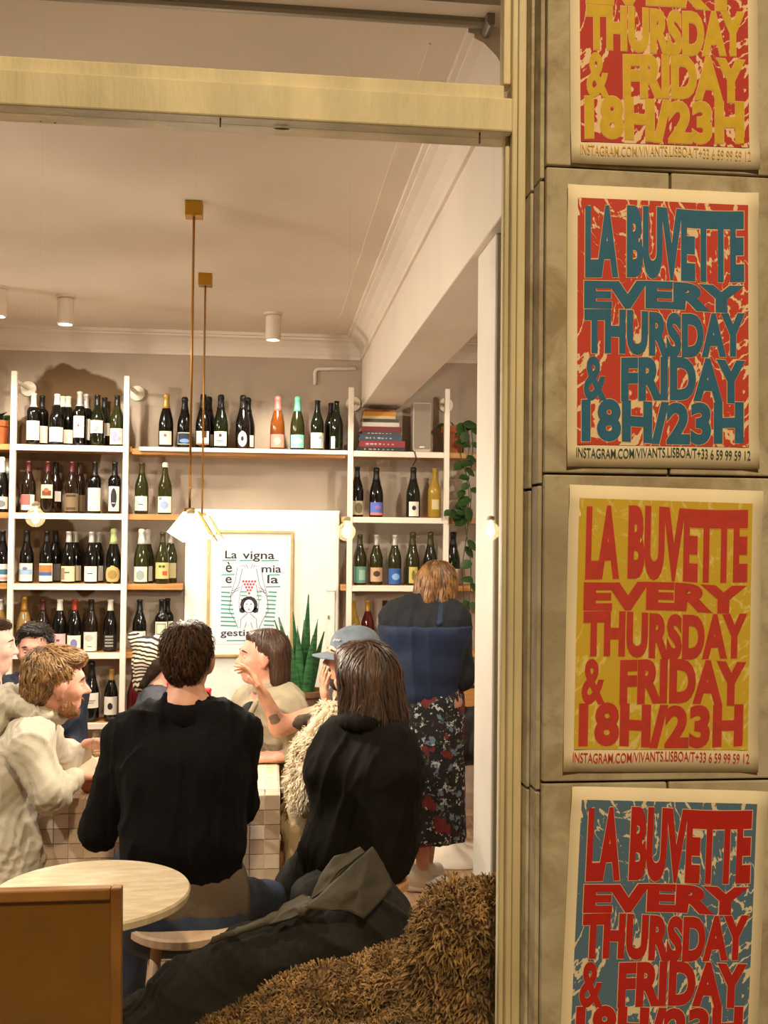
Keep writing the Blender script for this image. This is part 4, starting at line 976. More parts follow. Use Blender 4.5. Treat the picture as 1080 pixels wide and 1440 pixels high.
# paper menu, napkin, clay bowl
mx0 = P(361, 1040, 4.8)[0]
pm = empty('paper_menu', (0, 0, TZ)); 
A_ = [PZ(362, 1036, TZ), PZ(389, 1036, TZ), PZ(391, 1112, TZ), PZ(352, 1112, TZ)]
c_ = np.mean(A_, axis=0); pm.location = c_
MB().add([tuple((p-c_)*.97+np.array([0, 0, .003])) for p in A_]+[tuple((p-c_)*.97+np.array([0, 0, .0012])) for p in A_], [(0, 1, 2, 3), (7, 6, 5, 4), (0, 4, 5, 1), (1, 5, 6, 2), (2, 6, 7, 3), (3, 7, 4, 0)]).build('sheet', mat('menu_paper', (234, 224, 186), .8), pm)
for i in range(22):
    t_ = (i+.8)/23
    for s0, s1 in ((.08, .40), (.52, .92)):
        if rr.random() < .75:
            l0, r0 = A_[0]+(A_[3]-A_[0])*t_, A_[1]+(A_[2]-A_[1])*t_
            l1, r1 = A_[0]+(A_[3]-A_[0])*(t_+.014), A_[1]+(A_[2]-A_[1])*(t_+.014)
            s1b = s0+(s1-s0)*rr.uniform(.4, 1)
            q = [l0+(r0-l0)*s0, l0+(r0-l0)*s1b, l1+(r1-l1)*s1b, l1+(r1-l1)*s0]
            MB().add([tuple((p-c_)*.97+np.array([0, 0, .0034])) for p in q], [(3, 2, 1, 0)]).build('print_line', mat('menu_ink', (196, 184, 140), .8), pm)
tag(pm, 'printed cream menu sheet on the right edge of the tiled table', 'menu')
nz_ = P(366, 1023, 4.75)
nk = MB(); vs = []; fs = []; n_ = 7
for j in range(n_):
    for i in range(n_):
        u, v = i/(n_-1)-.5, j/(n_-1)-.5; vs.append((u*.10, v*.09, .012+.03*math.exp(-8*(u*u+v*v))*(.6+.5*math.sin(9*u+5*v))))
for j in range(n_-1):
    for i in range(n_-1): q = j*n_+i; fs.append((q, q+1, q+n_+1, q+n_))
o = nk.add(vs, fs).build('crumpled_napkin', mat('napkin', (240, 238, 232), .85), smooth=True); o.location = (P(368, 1028, 4.85)[0]-.02, 4.88, TZ-.008)
o.modifiers.new('t', 'SOLIDIFY').thickness = .003
tag(o, 'crumpled white napkin at the far end of the menu', 'napkin')
r = empty('clay_cup', (P(128, 1100, 3.98)[0], 4.0, TZ+.001))
MB().lathe([(.001, 0), (.03, 0), (.044, .02), (.048, .05), (.044, .085), (.038, .10), (.034, .10), (.040, .06), (.030, .01), (.001, .01)], 24).build('body', mat('clay_brown', (150, 84, 34), .5), r, smooth=True)
tag(r, 'brown clay cup at the hand of the hoodie person', 'cup')
r = empty('pepper_mill', (P(304, 985, 4.7)[0], 4.7, TZ+.001))
MB().lathe([(.001, 0), (.026, 0), (.026, .02), (.015, .06), (.014, .16), (.020, .19), (.001, .20)], 18).build('body', mat('dark_wood', (44, 36, 32), .5), r, smooth=True)
tag(r, 'slim dark pepper mill beside the cerise capped bottle', 'pepper mill')
# ================================================================== soft shapes: smooth unions of capsules and ellipsoids, meshed
def V(*a): return np.array(a if len(a) > 1 else a[0], dtype=np.float32)
def cap(a, b, ra, rb, k=.025): return ('cap', V(a), V(b), ra, rb, k)
def ell(c, r, R=None, k=.02): return ('ell', V(c), V(r), np.eye(3, dtype=np.float32) if R is None else np.array(R, dtype=np.float32), k)
def sub(pr): return ('sub', pr)
def plane(pt, n, k=.006): return ('pl', V(pt), V(n)/np.linalg.norm(V(n)), k)     # solid on the side n points away from
def ring(c, nrm, rad, r, k=.015, n=14, sx=1.0, a0=0, a1=2*math.pi):
    nn = V(nrm)/np.linalg.norm(V(nrm)); e1 = np.cross(nn, V(0, 1, 0)); e1 = e1/np.linalg.norm(e1); e2 = np.cross(nn, e1)
    pts = [V(c)+(e1*math.cos(a0+(a1-a0)*i/n)*sx+e2*math.sin(a0+(a1-a0)*i/n))*rad for i in range(n+1)]
    return [cap(pts[i], pts[i+1], r, r, k) for i in range(n)]
def prim_eval(pr, X, Y, Z):
    if pr[0] == 'pl':
        _, a, nn, k = pr; return (X-a[0])*nn[0]+(Y-a[1])*nn[1]+(Z-a[2])*nn[2]
    if pr[0] == 'cap':
        _, a, b, ra, rb, k = pr
        ba = b-a; L2 = float(ba@ba)+1e-9
        dx, dy, dz = X-a[0], Y-a[1], Z-a[2]
        t = np.clip((dx*ba[0]+dy*ba[1]+dz*ba[2])/L2, 0, 1)
        return np.sqrt((dx-t*ba[0])**2+(dy-t*ba[1])**2+(dz-t*ba[2])**2) - (ra+(rb-ra)*t)
    _, c, r, R, k = pr
    dx, dy, dz = X-c[0], Y-c[1], Z-c[2]
    l = [dx*R[0, i]+dy*R[1, i]+dz*R[2, i] for i in range(3)]
    k0 = np.sqrt(sum((l[i]/r[i])**2 for i in range(3)))+1e-6; k1 = np.sqrt(sum((l[i]/(r[i]**2))**2 for i in range(3)))+1e-6
    return k0*(k0-1)/k1
def prim_box(pr):
    if pr[0] == 'sub': return None
    if pr[0] == 'pl': return V(-50, -50, -50), V(50, 50, 50), pr[3]
    if pr[0] == 'cap':
        _, a, b, ra, rb, k = pr; r = max(ra, rb); return np.minimum(a, b)-r, np.maximum(a, b)+r, k
    _, c, r, R, k = pr; m_ = float(max(r)); e = np.abs(R)@r
    return c-e, c+e, k
def sdf_mesh(name, prims, vs):
    bx = [prim_box(p) for p in prims if p[0] != 'sub']
    lo = np.min([b[0] for b in bx], axis=0)-2.5*vs; hi = np.max([b[1] for b in bx], axis=0)+2.5*vs
    n = np.ceil((hi-lo)/vs).astype(int)+1
    D = np.full(n, 1.0, dtype=np.float32)
    ax = [lo[i]+vs*np.arange(n[i], dtype=np.float32) for i in range(3)]
    for p in prims:
        q = p[1] if p[0] == 'sub' else p
        b0, b1, k = prim_box(q)
        pad = k+2.5*vs
        i0 = np.maximum(0, np.floor((b0-pad-lo)/vs).astype(int)); i1 = np.minimum(n, np.ceil((b1+pad-lo)/vs).astype(int)+1)
        if np.any(i1 <= i0): continue
        sl = tuple(slice(i0[j], i1[j]) for j in range(3))
        d = prim_eval(q, ax[0][sl[0]][:, None, None], ax[1][sl[1]][None, :, None], ax[2][sl[2]][None, None, :])
        o = D[sl]
        if p[0] == 'sub':
            d = -d; h = np.clip(.5-.5*(o-d)/k, 0, 1); D[sl] = o*(1-h)+d*h+k*h*(1-h)
            D[sl] = np.maximum(D[sl], np.where(o < .9, D[sl], o))
        else:
            h = np.clip(.5+.5*(o-d)/k, 0, 1); D[sl] = np.minimum(o*(1-h)+d*h-k*h*(1-h), np.minimum(o, d))
    I = D < 0
    c8 = [(i, j, k_) for i in (0, 1) for j in (0, 1) for k_ in (0, 1)]
    s = sum(I[i:n[0]-1+i, j:n[1]-1+j, k_:n[2]-1+k_].astype(np.int8) for i, j, k_ in c8)
    act = np.argwhere((s > 0) & (s < 8))
    idx = -np.ones(n-1, dtype=np.int64); idx[tuple(act.T)] = np.arange(len(act))
    acc = np.zeros((len(act), 3), dtype=np.float32); cn = np.zeros(len(act), dtype=np.float32)
    for a in range(len(c8)):
        for b in range(a+1, len(c8)):
            ca, cb = np.array(c8[a]), np.array(c8[b])
            if np.abs(ca-cb).sum() != 1: continue
            da = D[tuple((act+ca).T)]; db = D[tuple((act+cb).T)]
            x = (da < 0) != (db < 0); t = np.where(x, da/(da-db+1e-12), 0)[:, None]
            acc += np.where(x[:, None], ca+(cb-ca)*t, 0); cn += x
    vert = lo + vs*(act+acc/cn[:, None])
    quads = []
    for d in range(3):
        e1, e2 = [(1, 2), (2, 0), (0, 1)][d]
        sh = [slice(1, n[i]-1) for i in range(3)]; sh[d] = slice(0, n[d]-1)
        A = I[tuple(sh)]; sh2 = list(sh); sh2[d] = slice(1, n[d]); B = I[tuple(sh2)]
        w = np.argwhere(A != B)
        if not len(w): continue
        off = np.array([1, 1, 1]); off[d] = 0
        g = w+off; fl_ = A[tuple(w.T)]
        def at(o1, o2):
            q = g.copy(); q[:, e1] -= o1; q[:, e2] -= o2; return idx[tuple(q.T)]
        q = np.stack([at(1, 1), at(0, 1), at(0, 0), at(1, 0)], 1)
        q[~fl_] = q[~fl_][:, ::-1]; quads.append(q)
    Q = np.concatenate(quads)
    me = bpy.data.meshes.new(name)
    me.vertices.add(len(vert)); me.vertices.foreach_set('co', vert.astype(np.float32).ravel())
    me.loops.add(Q.size); me.loops.foreach_set('vertex_index', Q.astype(np.int32).ravel())
    me.polygons.add(len(Q)); me.polygons.foreach_set('loop_start', np.arange(0, Q.size, 4, dtype=np.int32))
    try: me.polygons.foreach_set('loop_total', np.full(len(Q), 4, dtype=np.int32))
    except Exception: pass
    me.update(calc_edges=True); me.validate()
    return me
def smooth_mesh(me, it):
    n = len(me.vertices); co = np.empty(n*3, np.float32); me.vertices.foreach_get('co', co); co = co.reshape(-1, 3)
    e = np.empty(len(me.edges)*2, np.int32); me.edges.foreach_get('vertices', e); e = e.reshape(-1, 2)
    deg = np.bincount(e.ravel(), minlength=n)[:, None]
    for _ in range(it):
        s = np.zeros_like(co); np.add.at(s, e[:, 0], co[e[:, 1]]); np.add.at(s, e[:, 1], co[e[:, 0]])
        co = co*.4+.6*s/np.maximum(deg, 1)
    me.vertices.foreach_set('co', co.ravel()); me.update()
def displace(me, fn):
    n = len(me.vertices); co = np.empty(n*3, np.float32); me.vertices.foreach_get('co', co); co = co.reshape(-1, 3)
    no = np.empty(n*3, np.float32); me.vertices.foreach_get('normal', no); no = no.reshape(-1, 3)
    co = co+no*fn(co, no)[:, None]
    me.vertices.foreach_set('co', co.astype(np.float32).ravel()); me.update()
def folds(amp, freq, seed, aniso=(1, 1, .5), warp=1.1):
    """creases: ridged waves at two scales, warped"""
    r = np.random.default_rng(seed); dirs = r.normal(size=(8, 3)); dirs /= np.linalg.norm(dirs, axis=1)[:, None]; ph = r.uniform(0, 6.28, 8); an = np.array(aniso); fq = freq*5.0
    def fn(co, no):
        p = co*an*fq
        p = p+np.stack([np.sin(p@dirs[i]*.5+ph[i])+.5*np.sin(p@dirs[i+3]*1.3+ph[i+3]) for i in range(3)], 1)*warp
        s = (1-np.abs(np.sin(p@dirs[3]*.8+ph[3])))**2 + (1-np.abs(np.sin(p@dirs[4]*.9+ph[4])))**2*.8 - .5*np.abs(np.sin(p@dirs[5]*.7+ph[5]))
        s2 = (1-np.abs(np.sin(p@dirs[6]*2.1+ph[6])))**2 + (1-np.abs(np.sin(p@dirs[7]*2.4+ph[7])))**2
        m_ = .5+.5*np.sin(p@dirs[0]*.35+ph[7])
        return amp*(.75*s*(.4+m_)+.30*s2*(1.2-m_)-.45)
    return fn
def soft(name, prims, vs, material, parent, fold=None, sm=2):
    """prims in world coordinates; the object is parented and kept in place"""
    me = sdf_mesh(name, prims, vs)
    smooth_mesh(me, sm)
    if fold: displace(me, fold)
    o = link(name, me, material, None, smooth=True)
    if parent is not None:
        off = np.array(parent.location, dtype=np.float32)
        pp = parent.parent
        while pp is not None: off += np.array(pp.location, dtype=np.float32); pp = pp.parent
        co = np.empty(len(me.vertices)*3, np.float32); me.vertices.foreach_get('co', co)
        me.vertices.foreach_set('co', (co.reshape(-1, 3)-off).ravel()); me.update(); o.parent = parent
    return o
def strands(name, src, count, length, width, flow, material, parent, lift=.006, steps=4, seed=1, mask=None, jitter=.25, hug=True, droop=0.0, taper=True):
    """thin locks lying along the surface of src (local coordinates of src), joined into one mesh"""
    r = np.random.default_rng(seed); me = src.data
    co = np.empty(len(me.vertices)*3, np.float32); me.vertices.foreach_get('co', co); co = co.reshape(-1, 3)
    no = np.empty(len(me.vertices)*3, np.float32); me.vertices.foreach_get('normal', no); no = no.reshape(-1, 3)
    ids = np.arange(len(co))
    if mask is not None: ids = ids[mask(co, no)]
    bv = BVHTree.FromPolygons([tuple(map(float, c)) for c in co], [tuple(p.vertices) for p in me.polygons]) if hug else None
    vs = []; fs = []
    for i in r.choice(ids, count):
        p = Vector(co[i].tolist()); nn = Vector(no[i].tolist())
        d = Vector(flow(co[i], no[i])); d += Vector(r.normal(size=3).tolist())*jitter
        ln = length*r.uniform(.6, 1.25); wd = width*r.uniform(.6, 1.3); lf = lift*r.uniform(.2, 1.5); st = ln/steps
        b0 = len(vs)
        for k in range(steps+1):
            t = k/steps
            d2 = d-nn*d.dot(nn) if hug else d
            if d2.length < 1e-6: d2 = nn.orthogonal()
            d2.normalize()
            sd = d2.cross(nn).normalized()
            ww = wd*((1-t)**.6 if taper else 1)*(.6+.4*math.sin(math.pi*min(1, t+.2)))+.0002
            h = lf*math.sin(math.pi*(t*.75+.1))
            c = p+nn*h
            vs += [tuple(c-sd*ww), tuple(c+nn*ww*.5), tuple(c+sd*ww)]
            if k:
                a = b0+3*(k-1); fs += [(a, a+1, a+4, a+3), (a+1, a+2, a+5, a+4)]
            p = p+d2*st; p.z -= droop*st*t
            if hug:
                loc, nr, _, _ = bv.find_nearest(p)
                if loc is not None: p = loc; nn = nr
                d = Vector(flow(np.array(p), np.array(nn)))*.5+d*.5
    me2 = bpy.data.meshes.new(name); me2.from_pydata(vs, [], fs); me2.update()
    return link(name, me2, material, parent, smooth=True)

# ------------------------------------------------------------------ people
def frame_from(fwd, up=(0, 0, 1)):
    f = V(fwd).astype(float); f /= np.linalg.norm(f); u = V(up).astype(float); l = np.cross(u, f); l /= np.linalg.norm(l); u = np.cross(f, l)
    return np.stack([f, l, u], 1)
def head_prims(c, R, s=1.0, nose=1.0, jaw=1.0):
    T = lambda x, y, z: V(c)+R@(np.array([x, y, z])*s)
    E = lambda p, r, k=.02: ell(T(*p), np.array(r)*s, R, k*s)
    C_ = lambda a, b, ra, rb, k=.012: cap(T(*a), T(*b), ra*s, rb*s, k*s)
    pr = [E((-.014, 0, .030), (.097, .076, .086)), E((.030, 0, -.030), (.060, .058*jaw, .080), .03), E((.052, 0, -.086), (.030, .030*jaw, .024), .03),
          C_((.074, -.022, .036), (.074, .022, .036), .014, .014, .02), E((.058, .036, -.012), (.028, .024, .024), .02), E((.058, -.036, -.012), (.028, .024, .024), .02),
          sub(E((.098, .032, .013), (.018, .016, .011), .014)), sub(E((.098, -.032, .013), (.018, .016, .011), .014)),
          C_((.084, 0, .022), (.108*nose, 0, -.014), .007, .011, .012), E((.098, .010, -.018), (.010, .008, .008), .008), E((.098, -.010, -.018), (.010, .008, .008), .008),
          C_((.084, -.016, -.051), (.084, .016, -.051), .008, .008, .006), C_((.082, -.014, -.064), (.082, .014, -.064), .009, .009, .006),
          sub(C_((.098, -.018, -.0575), (.098, .018, -.0575), .003, .003, .004)),
          E((-.004, .077, .004), (.026, .011, .034), .008), E((-.004, -.077, .004), (.026, .011, .034), .008),
          E((0, .070, -.03), (.012, .010, .012), .008), E((0, -.070, -.03), (.012, .010, .012), .008)]
    return pr
def hand_prims(w, fdir, pn, side, s=1.0, curl=(.5, .5, .55, .6), thumb=.5, spread=.09):
    """w wrist, fdir along the palm, pn palm normal (fingers curl toward it), side = toward the thumb"""
    f = V(fdir); f = f/np.linalg.norm(f); p = V(pn); p = p-f*(p@f); p = p/np.linalg.norm(p); t = np.cross(f, p)
    if t@V(side) < 0: t = -t
    w = V(w); pr = []
    for i in range(4):
        o = (.030-.020*i)
        base = w+f*.088*s*(1-.03*abs(i-1))+t*o*s
        pr.append(cap(w+f*.015*s+t*o*.55*s, base, .014*s, .0115*s, .012))
        L = np.array([.044, .028, .022])*s*(1.0, 1.08, 1.0, .82)[i]
        d = f+t*spread*(1.2-i); d = d/np.linalg.norm(d); q = base; ang = 0
        for j in range(3):
            ang += curl[i]*(.8, 1.1, .8)[j]
            dd = d*math.cos(ang)+p*math.sin(ang)
            r0 = (.0095, .0085, .0075, .0062)[j]*s; r1 = (.0085, .0075, .0062)[j]*s
            pr.append(cap(q, q+dd*L[j], r0, r1, .004)); q = q+dd*L[j]
    tb = w+f*.028*s+t*.024*s
    d1 = f*.62+t*.70+p*.25; d1 = d1/np.linalg.norm(d1); q1 = tb+d1*.045*s
    d2 = f*.85+t*(.45-thumb*.5)+p*(.2+thumb*.5); d2 = d2/np.linalg.norm(d2); q2 = q1+d2*.032*s; q3 = q2+d2*.026*s
    pr += [cap(w+f*.012*s+t*.012*s, q1, .016*s, .0115*s, .012), cap(q1, q2, .0105*s, .0095*s, .004), cap(q2, q3, .0095*s, .0072*s, .004)]
    return pr
def lerp(a, b, t): return V(a)*(1-t)+V(b)*t
def torso_prims(J, g=0.0, lower=True, k=.05, wx=1.0):
    lat = V(J['sR'])-V(J['sL']); lat = lat/np.linalg.norm(lat)
    pel, wai, che, nek = (V(J[q]) for q in ('pel', 'wai', 'che', 'nek'))
    pr = []
    for s_ in (-1, 1):
        pr += [cap(wai+lat*.070*s_*wx, che+lat*.085*s_*wx, .090+g, .105+g, k), cap(che+lat*.08*s_*wx, lerp(J['sR' if s_ > 0 else 'sL'], nek, .35), .095+g, .058+g, k)]
        if lower: pr += [cap(pel+lat*.080*s_*wx, wai+lat*.070*s_*wx, .100+g, .090+g, k)]
        pr += [cap(J['sR' if s_ > 0 else 'sL'], lerp(J['sR' if s_ > 0 else 'sL'], nek, .8), .060+g*.8, .050+g*.5, k)]
    pr += [cap(wai, che, .095+g, .11+g, k)]
    return pr
def arm_prims(sh, el, wr, g=0.0, k=.03, r=(.052, .042, .040, .027)):
    return [cap(sh, el, r[0]+g, r[1]+g, k), cap(el, wr, r[2]+g, r[3]+g*.6, k)]
def leg_prims(hi, kn, an, g=0.0, k=.04):
    return [cap(hi, kn, .085+g, .058+g, k), cap(kn, an, .056+g, .040+g*.8, k)]
SKINS = {}
def skin(name, rgb): return mat('skin_'+name, rgb, .5, var=.05, scale=22, sss=.12)
def person(label, J, head_c, head_f, head_up=(0, 0, 1), hs=1.0, skin_m=None, vs=.007, hands=(), legs=True, nose=1.0, jaw=1.0, arms='LR', extra=()):
    base = V(J['pel']).copy(); base[2] = 0
    root = empty('person', base)
    R = frame_from(head_f, head_up)
    hd = head_prims(head_c, R, hs, nose, jaw)
    T = lambda x, y, z: V(head_c)+R@(np.array([x, y, z])*hs)
    pr = list(hd) + [cap(T(-.025, 0, -.05), V(J['nek'])+np.array([0, 0, -.01]), .054*hs, .060, .03)]
    pr += torso_prims(J, -.006)
    for s_ in arms:
        pr += arm_prims(J['s'+s_], J['e'+s_], J['w'+s_], -.002)
    for h in hands: pr += hand_prims(*h[0], **h[1])
    if legs:
        for s_ in 'LR':
            if 'k'+s_ in J: pr += leg_prims(J['h'+s_], J['k'+s_], J['a'+s_], -.012)
    pr += list(extra)
    b = soft('body', pr, vs, skin_m, root, None, 1)
    for s_ in (-1, 1):
        e = MB().lathe([(.0105*math.sin(a)*hs+1e-4, -.0105*math.cos(a)*hs) for a in [k_*math.pi/8 for k_ in range(9)]], 12, cap=False).build('eye', mat('eye_white', (186, 172, 164), .3), root, smooth=True)
        e.location = Vector((T(.0735, .031*s_, .012)-base).tolist())
        i_ = MB().lathe([(.0055*math.sin(a)*hs+1e-4, -.0055*math.cos(a)*hs) for a in [k_*math.pi/6 for k_ in range(7)]], 10, cap=False).build('iris', mat('iris_dark', (46, 34, 28), .2), e, smooth=True)
        i_.location = Vector((R@np.array([.0056, 0, 0])*hs).tolist())
        br = MB().tube([tuple(T(.086, .014*s_, .036)-base), tuple(T(.086, .032*s_, .042)-base), tuple(T(.072, .052*s_, .034)-base)], [.003*hs, .0042*hs, .002*hs], 6).build('eyebrow', mat('brow_brown', (70, 50, 34), .9), root, smooth=True)
    tag(root, label, 'person')
    return root, R, T
def hair(root, prims, vs, m_base, m_lock, count, length, width, flow, seed=1, lift=.008, jitter=.25, steps=4, mask=None, fold=None, droop=0):
    h = soft('hair', prims, vs, m_base, root, fold, 1)
    strands('hair_locks', h, count, length, width, flow, m_lock, h, lift, steps, seed, mask, jitter, True, droop)
    h.children[0]['kind'] = 'stuff'
    return h
# ------------------------------------------------------------------ hair colours and cloths
m_h_dark = mat('hair_dark_brown', (46, 28, 16), .7, rgb2=(30, 18, 11), scale=60, spec=.2); m_h_dark2 = mat('hair_dark_lock', (74, 46, 26), .65, rgb2=(38, 23, 14), scale=40, spec=.2)
m_h_blond = mat('hair_dirty_blond', (112, 78, 42), .6, rgb2=(74, 50, 28), scale=50); m_h_blond2 = mat('hair_blond_lock', (160, 122, 76), .5, rgb2=(104, 72, 40), scale=30)
m_h_brown = mat('hair_brown', (54, 35, 23), .5, rgb2=(46, 30, 20), scale=14, stretch=(1, 1, .2)); m_h_brown2 = mat('hair_brown_lock', (76, 50, 32), .5, rgb2=(52, 34, 22), scale=14, stretch=(1, 1, .2))
m_h_black = mat('hair_black', (24, 17, 14), .5, rgb2=(14, 10, 9), scale=50); m_h_black2 = mat('hair_black_lock', (44, 30, 24), .45, rgb2=(20, 14, 12), scale=30)
m_black_knit = mat('black_knit', (8, 5, 7), .95, var=.1, scale=30, bump=.2, bscale=220, spec=.2)
m_jeans = mat('dark_denim', (40, 56, 84), .8, rgb2=(26, 36, 56), scale=10, bump=.3, bscale=300); m_jeans_l = mat('blue_denim', (52, 84, 120), .8, rgb2=(32, 54, 86), scale=10, bump=.3, bscale=300)
m_tee = mat('tee_taupe', (96, 80, 66), .9, var=.05, bump=.2, bscale=90)
m_hoodie = mat('hoodie_pale', (186, 177, 160), .9, var=.04, scale=6, bump=.12, bscale=160)
m_beige = mat('shirt_beige', (156, 144, 120), .8, var=.05, scale=8, bump=.2, bscale=200)
m_blackcloth = mat('black_cloth', (13, 11, 10), .8, var=.1, scale=12, bump=.15, bscale=150)
m_coat = mat('coat_dark', (16, 13, 9), .85, var=.12, scale=6, bump=.08, bscale=200, spec=.15)
m_navy = mat('navy_cloth', (24, 32, 52), .8, var=.1, scale=10, bump=.15, bscale=180)
m_greyjac = mat('charcoal_denim', (56, 58, 66), .8, var=.12, scale=14, bump=.2, bscale=200)
m_trous = mat('trousers_sand', (196, 172, 136), .8, var=.06, scale=5, bump=.2, bscale=160)
sk_a = skin('a', (196, 140, 116)); sk_b = skin('b', (214, 156, 134)); sk_c = skin('c', (208, 150, 128)); sk_d = skin('d', (206, 150, 122)); sk_g = skin('g', (226, 184, 168))
def hips(J, lat=.095):
    l = V(J['sR'])-V(J['sL']); l[2] = 0; l = l/np.linalg.norm(l)
    J['hL'] = V(J['pel'])-l*lat; J['hR'] = V(J['pel'])+l*lat
    return J

# ================================================================== A: back to us, black sweater
J = dict(pel=P(258, 1262, 3.28), wai=P(260, 1185, 3.25), che=P(258, 1085, 3.31), nek=P(262, 990, 3.37),
         sL=P(178, 1040, 3.35), sR=P(336, 1034, 3.35), eL=P(140, 1168, 3.36), wL=P(165, 1118, 3.66), eR=P(338, 1132, 3.40), wR=P(322, 1096, 3.68))
hips(J); J['kL'] = J['hL']+V(-.10, .36, -.01); J['kR'] = P(372, 1268, 3.62); J['aL'] = V(J['kL'][0], J['kL'][1]-.05, .07); J['aR'] = V(J['kR'][0], J['kR'][1]-.05, .07)
hc = P(265, 930, 3.43)
up_ = (0, 1, 0)
rootA, R, T = person('person in a black sweater seated with back to the window', J, hc, (.12, 1, -.12), hs=1.0, skin_m=sk_a, vs=.0085,
    hands=[((J['wL'], (.25, .9, .1), (0, 0, -1), (1, 0, 0)), {}), ((J['wR'], (-.3, .9, .1), (0, 0, -1), (-1, 0, 0)), {})])
hemz = P(260, 1262, 3.2)[2]
sw = torso_prims(J, .022, False, .04) + arm_prims(J['sL'], J['eL'], J['wL'], .022, .03) + arm_prims(J['sR'], J['eR'], J['wR'], .018, .03)
lat = V(1, 0, 0)
sw += [cap(J['wai']-lat*.085, V(J['pel'])-lat*.085+V(0, 0, .055), .112, .104, .04), cap(J['wai']+lat*.075, V(J['pel'])+lat*.075+V(0, 0, .055), .108, .100, .04)]
soft('sweater', sw, .0095, m_black_knit, rootA, folds(.012, 9, 3))
soft('neckband', ring(J['nek']+V(0, .01, .008), (0, -.3, 1), .066, .014)+[cap(J['nek']+V(-.07, -.025, -.040), J['nek']+V(.07, -.025, -.040), .05, .05, .03)], .007, m_black_knit, rootA)
soft('tee_hem', [cap(V(J['pel'])-lat*.085+V(0, -.004, -.02), V(J['pel'])+lat*.085+V(0, -.004, -.02), .122, .122, .04), cap(V(J['pel'])-lat*.085+V(0, 0, .05), V(J['pel'])+lat*.085+V(0, 0, .05), .112, .112, .04)], .009, m_tee, rootA, folds(.003, 6, 5))
soft('jeans', [cap(V(J['pel'])-lat*.08+V(0, -.01, -.055), V(J['pel'])+lat*.08+V(0, -.01, -.055), .122, .122, .05)]+leg_prims(J['hL']+V(0, 0, -.02), J['kL'], J['aL'], .012)+leg_prims(J['hR']+V(0, 0, -.02), J['kR'], J['aR'], .012), .009, m_jeans, rootA, folds(.004, 7, 6))
def short_flow(T_, crown=(-.06, 0, .1)):
    c = T_(*crown)
    def f(p, n): d = np.array(p)+np.array(CUR)-c; return d/(np.linalg.norm(d)+1e-6)
    return f
def hprims(T_, R_, hs, back=1.0, top=.0, low=-.05, side=.0, puff=.0):
    E = lambda p, r, k=.02: ell(T_(*p), np.array(r)*hs, R_, k)
    return [E((-.040, 0, .048+top), (.088+puff, .084+puff+side, .080+puff)), E((-.066, 0, .0), (.056, .070+side, .075*back), .025), E((.022, 0, .098+top), (.048, .058, .026), .02),
            E((-.035, .070+side*.6, .006), (.034, .018, .045), .015), E((-.035, -.070-side*.6, .006), (.034, .018, .045), .015)]
CUR = np.array(rootA.location)
hair(rootA, hprims(T, R, 1.0, puff=.0, side=-.005)[:3], .0075, m_h_dark, m_h_dark2, 1500, .055, .0030, short_flow(T), 11, .010, .35)

# ================================================================== B: pale hoodie, profile to the right
J = dict(pel=P(0, 1250, 3.95), wai=P(-2, 1180, 3.96), che=P(16, 1090, 4.0), nek=P(44, 1016, 3.98),
         sR=P(42, 1052, 3.80), sL=P(60, 1045, 4.20), eR=P(72, 1118, 3.74), wR=P(108, 1092, 3.90), eL=P(108, 1085, 4.35), wL=P(122, 1048, 4.30))
J['pel'][2] = .56
hips(J); J['kR'] = J['hR']+V(.36, .02, .0); J['kL'] = J['hL']+V(.36, .05, .0)
# thighs tucked beside the table plinth
for q in 'LR': J['k'+q] = J['h'+q]+V(.06, -.08 if q == 'R' else .22, -.14); J['a'+q] = V(J['k'+q][0]-.05, J['k'+q][1], .07)
hcB = P(82, 963, 3.93)
rootB, R, T = person('person in a pale hoodie leaning on the tiled table, facing right', J, hcB, (.96, .30, -.14), (.15, 0, 1), hs=.99, skin_m=sk_b, vs=.0062,
    hands=[((J['wR'], (.75, .35, .45), (.5, .5, -.6), (0, -.3, 1)), dict(curl=(.55, .55, .6, .6))), ((J['wL'], (.9, -.2, .1), (.1, -.6, -.7), (.2, -1, .4)), dict(curl=(.4, .45, .5, .5)))], nose=1.06)
hoo = torso_prims(J, .030, True, .04) + arm_prims(J['sR'], J['eR'], lerp(J['eR'], J['wR'], .80), .022, .03) + arm_prims(J['sL'], J['eL'], lerp(J['eL'], J['wL'], .85), .02, .03)
hoo += [cap(J['che']+V(-.05, 0, 0), J['wai']+V(-.05, -.03, 0), .15, .165, .06), cap(J['wai']+V(-.04, -.03, 0), J['pel']+V(-.02, -.02, -.02), .165, .16, .06), cap(J['pel']+V(-.02, -.05, -.0), J['pel']+V(0, -.06, -.13), .16, .155, .06), cap(J['pel']+V(0, -.11, -.02), J['pel']+V(.03, -.16, -.16), .14, .13, .06)]
soft('hoodie', hoo, .009, m_hoodie, rootB, folds(.020, 7, 14, (1, 1, 1)))
nk = V(J['nek'])
hk = nk+V(.0, -.01, .066)
soft('hood', ring(hk, (.40, 0, 1), .098, .034, .03, 14, 1.1)+[cap(hk+V(-.11, -.05, -.05), hk+V(-.11, .06, -.05), .06, .06, .04), cap(hk+V(-.14, -.03, -.10), hk+V(-.14, .04, -.10), .06, .06, .04)], .008, m_hoodie, rootB, folds(.014, 12, 8, (1, 1, 1)))
ribk = [cap(lerp(J['eR'], J['wR'], .72), lerp(J['eR'], J['wR'], .90), .044, .040, .01)]
soft('cuff', ribk, .007, m_hoodie, rootB, folds(.003, 30, 4))
soft('trousers', [cap(J['hL'], J['hR'], .12, .12, .05)]+leg_prims(J['hL'], J['kL'], J['aL'], .012)+leg_prims(J['hR'], J['kR'], J['aR'], .012), .012, m_jeans, rootB, folds(.006, 14, 9))
CUR = np.array(rootB.location)
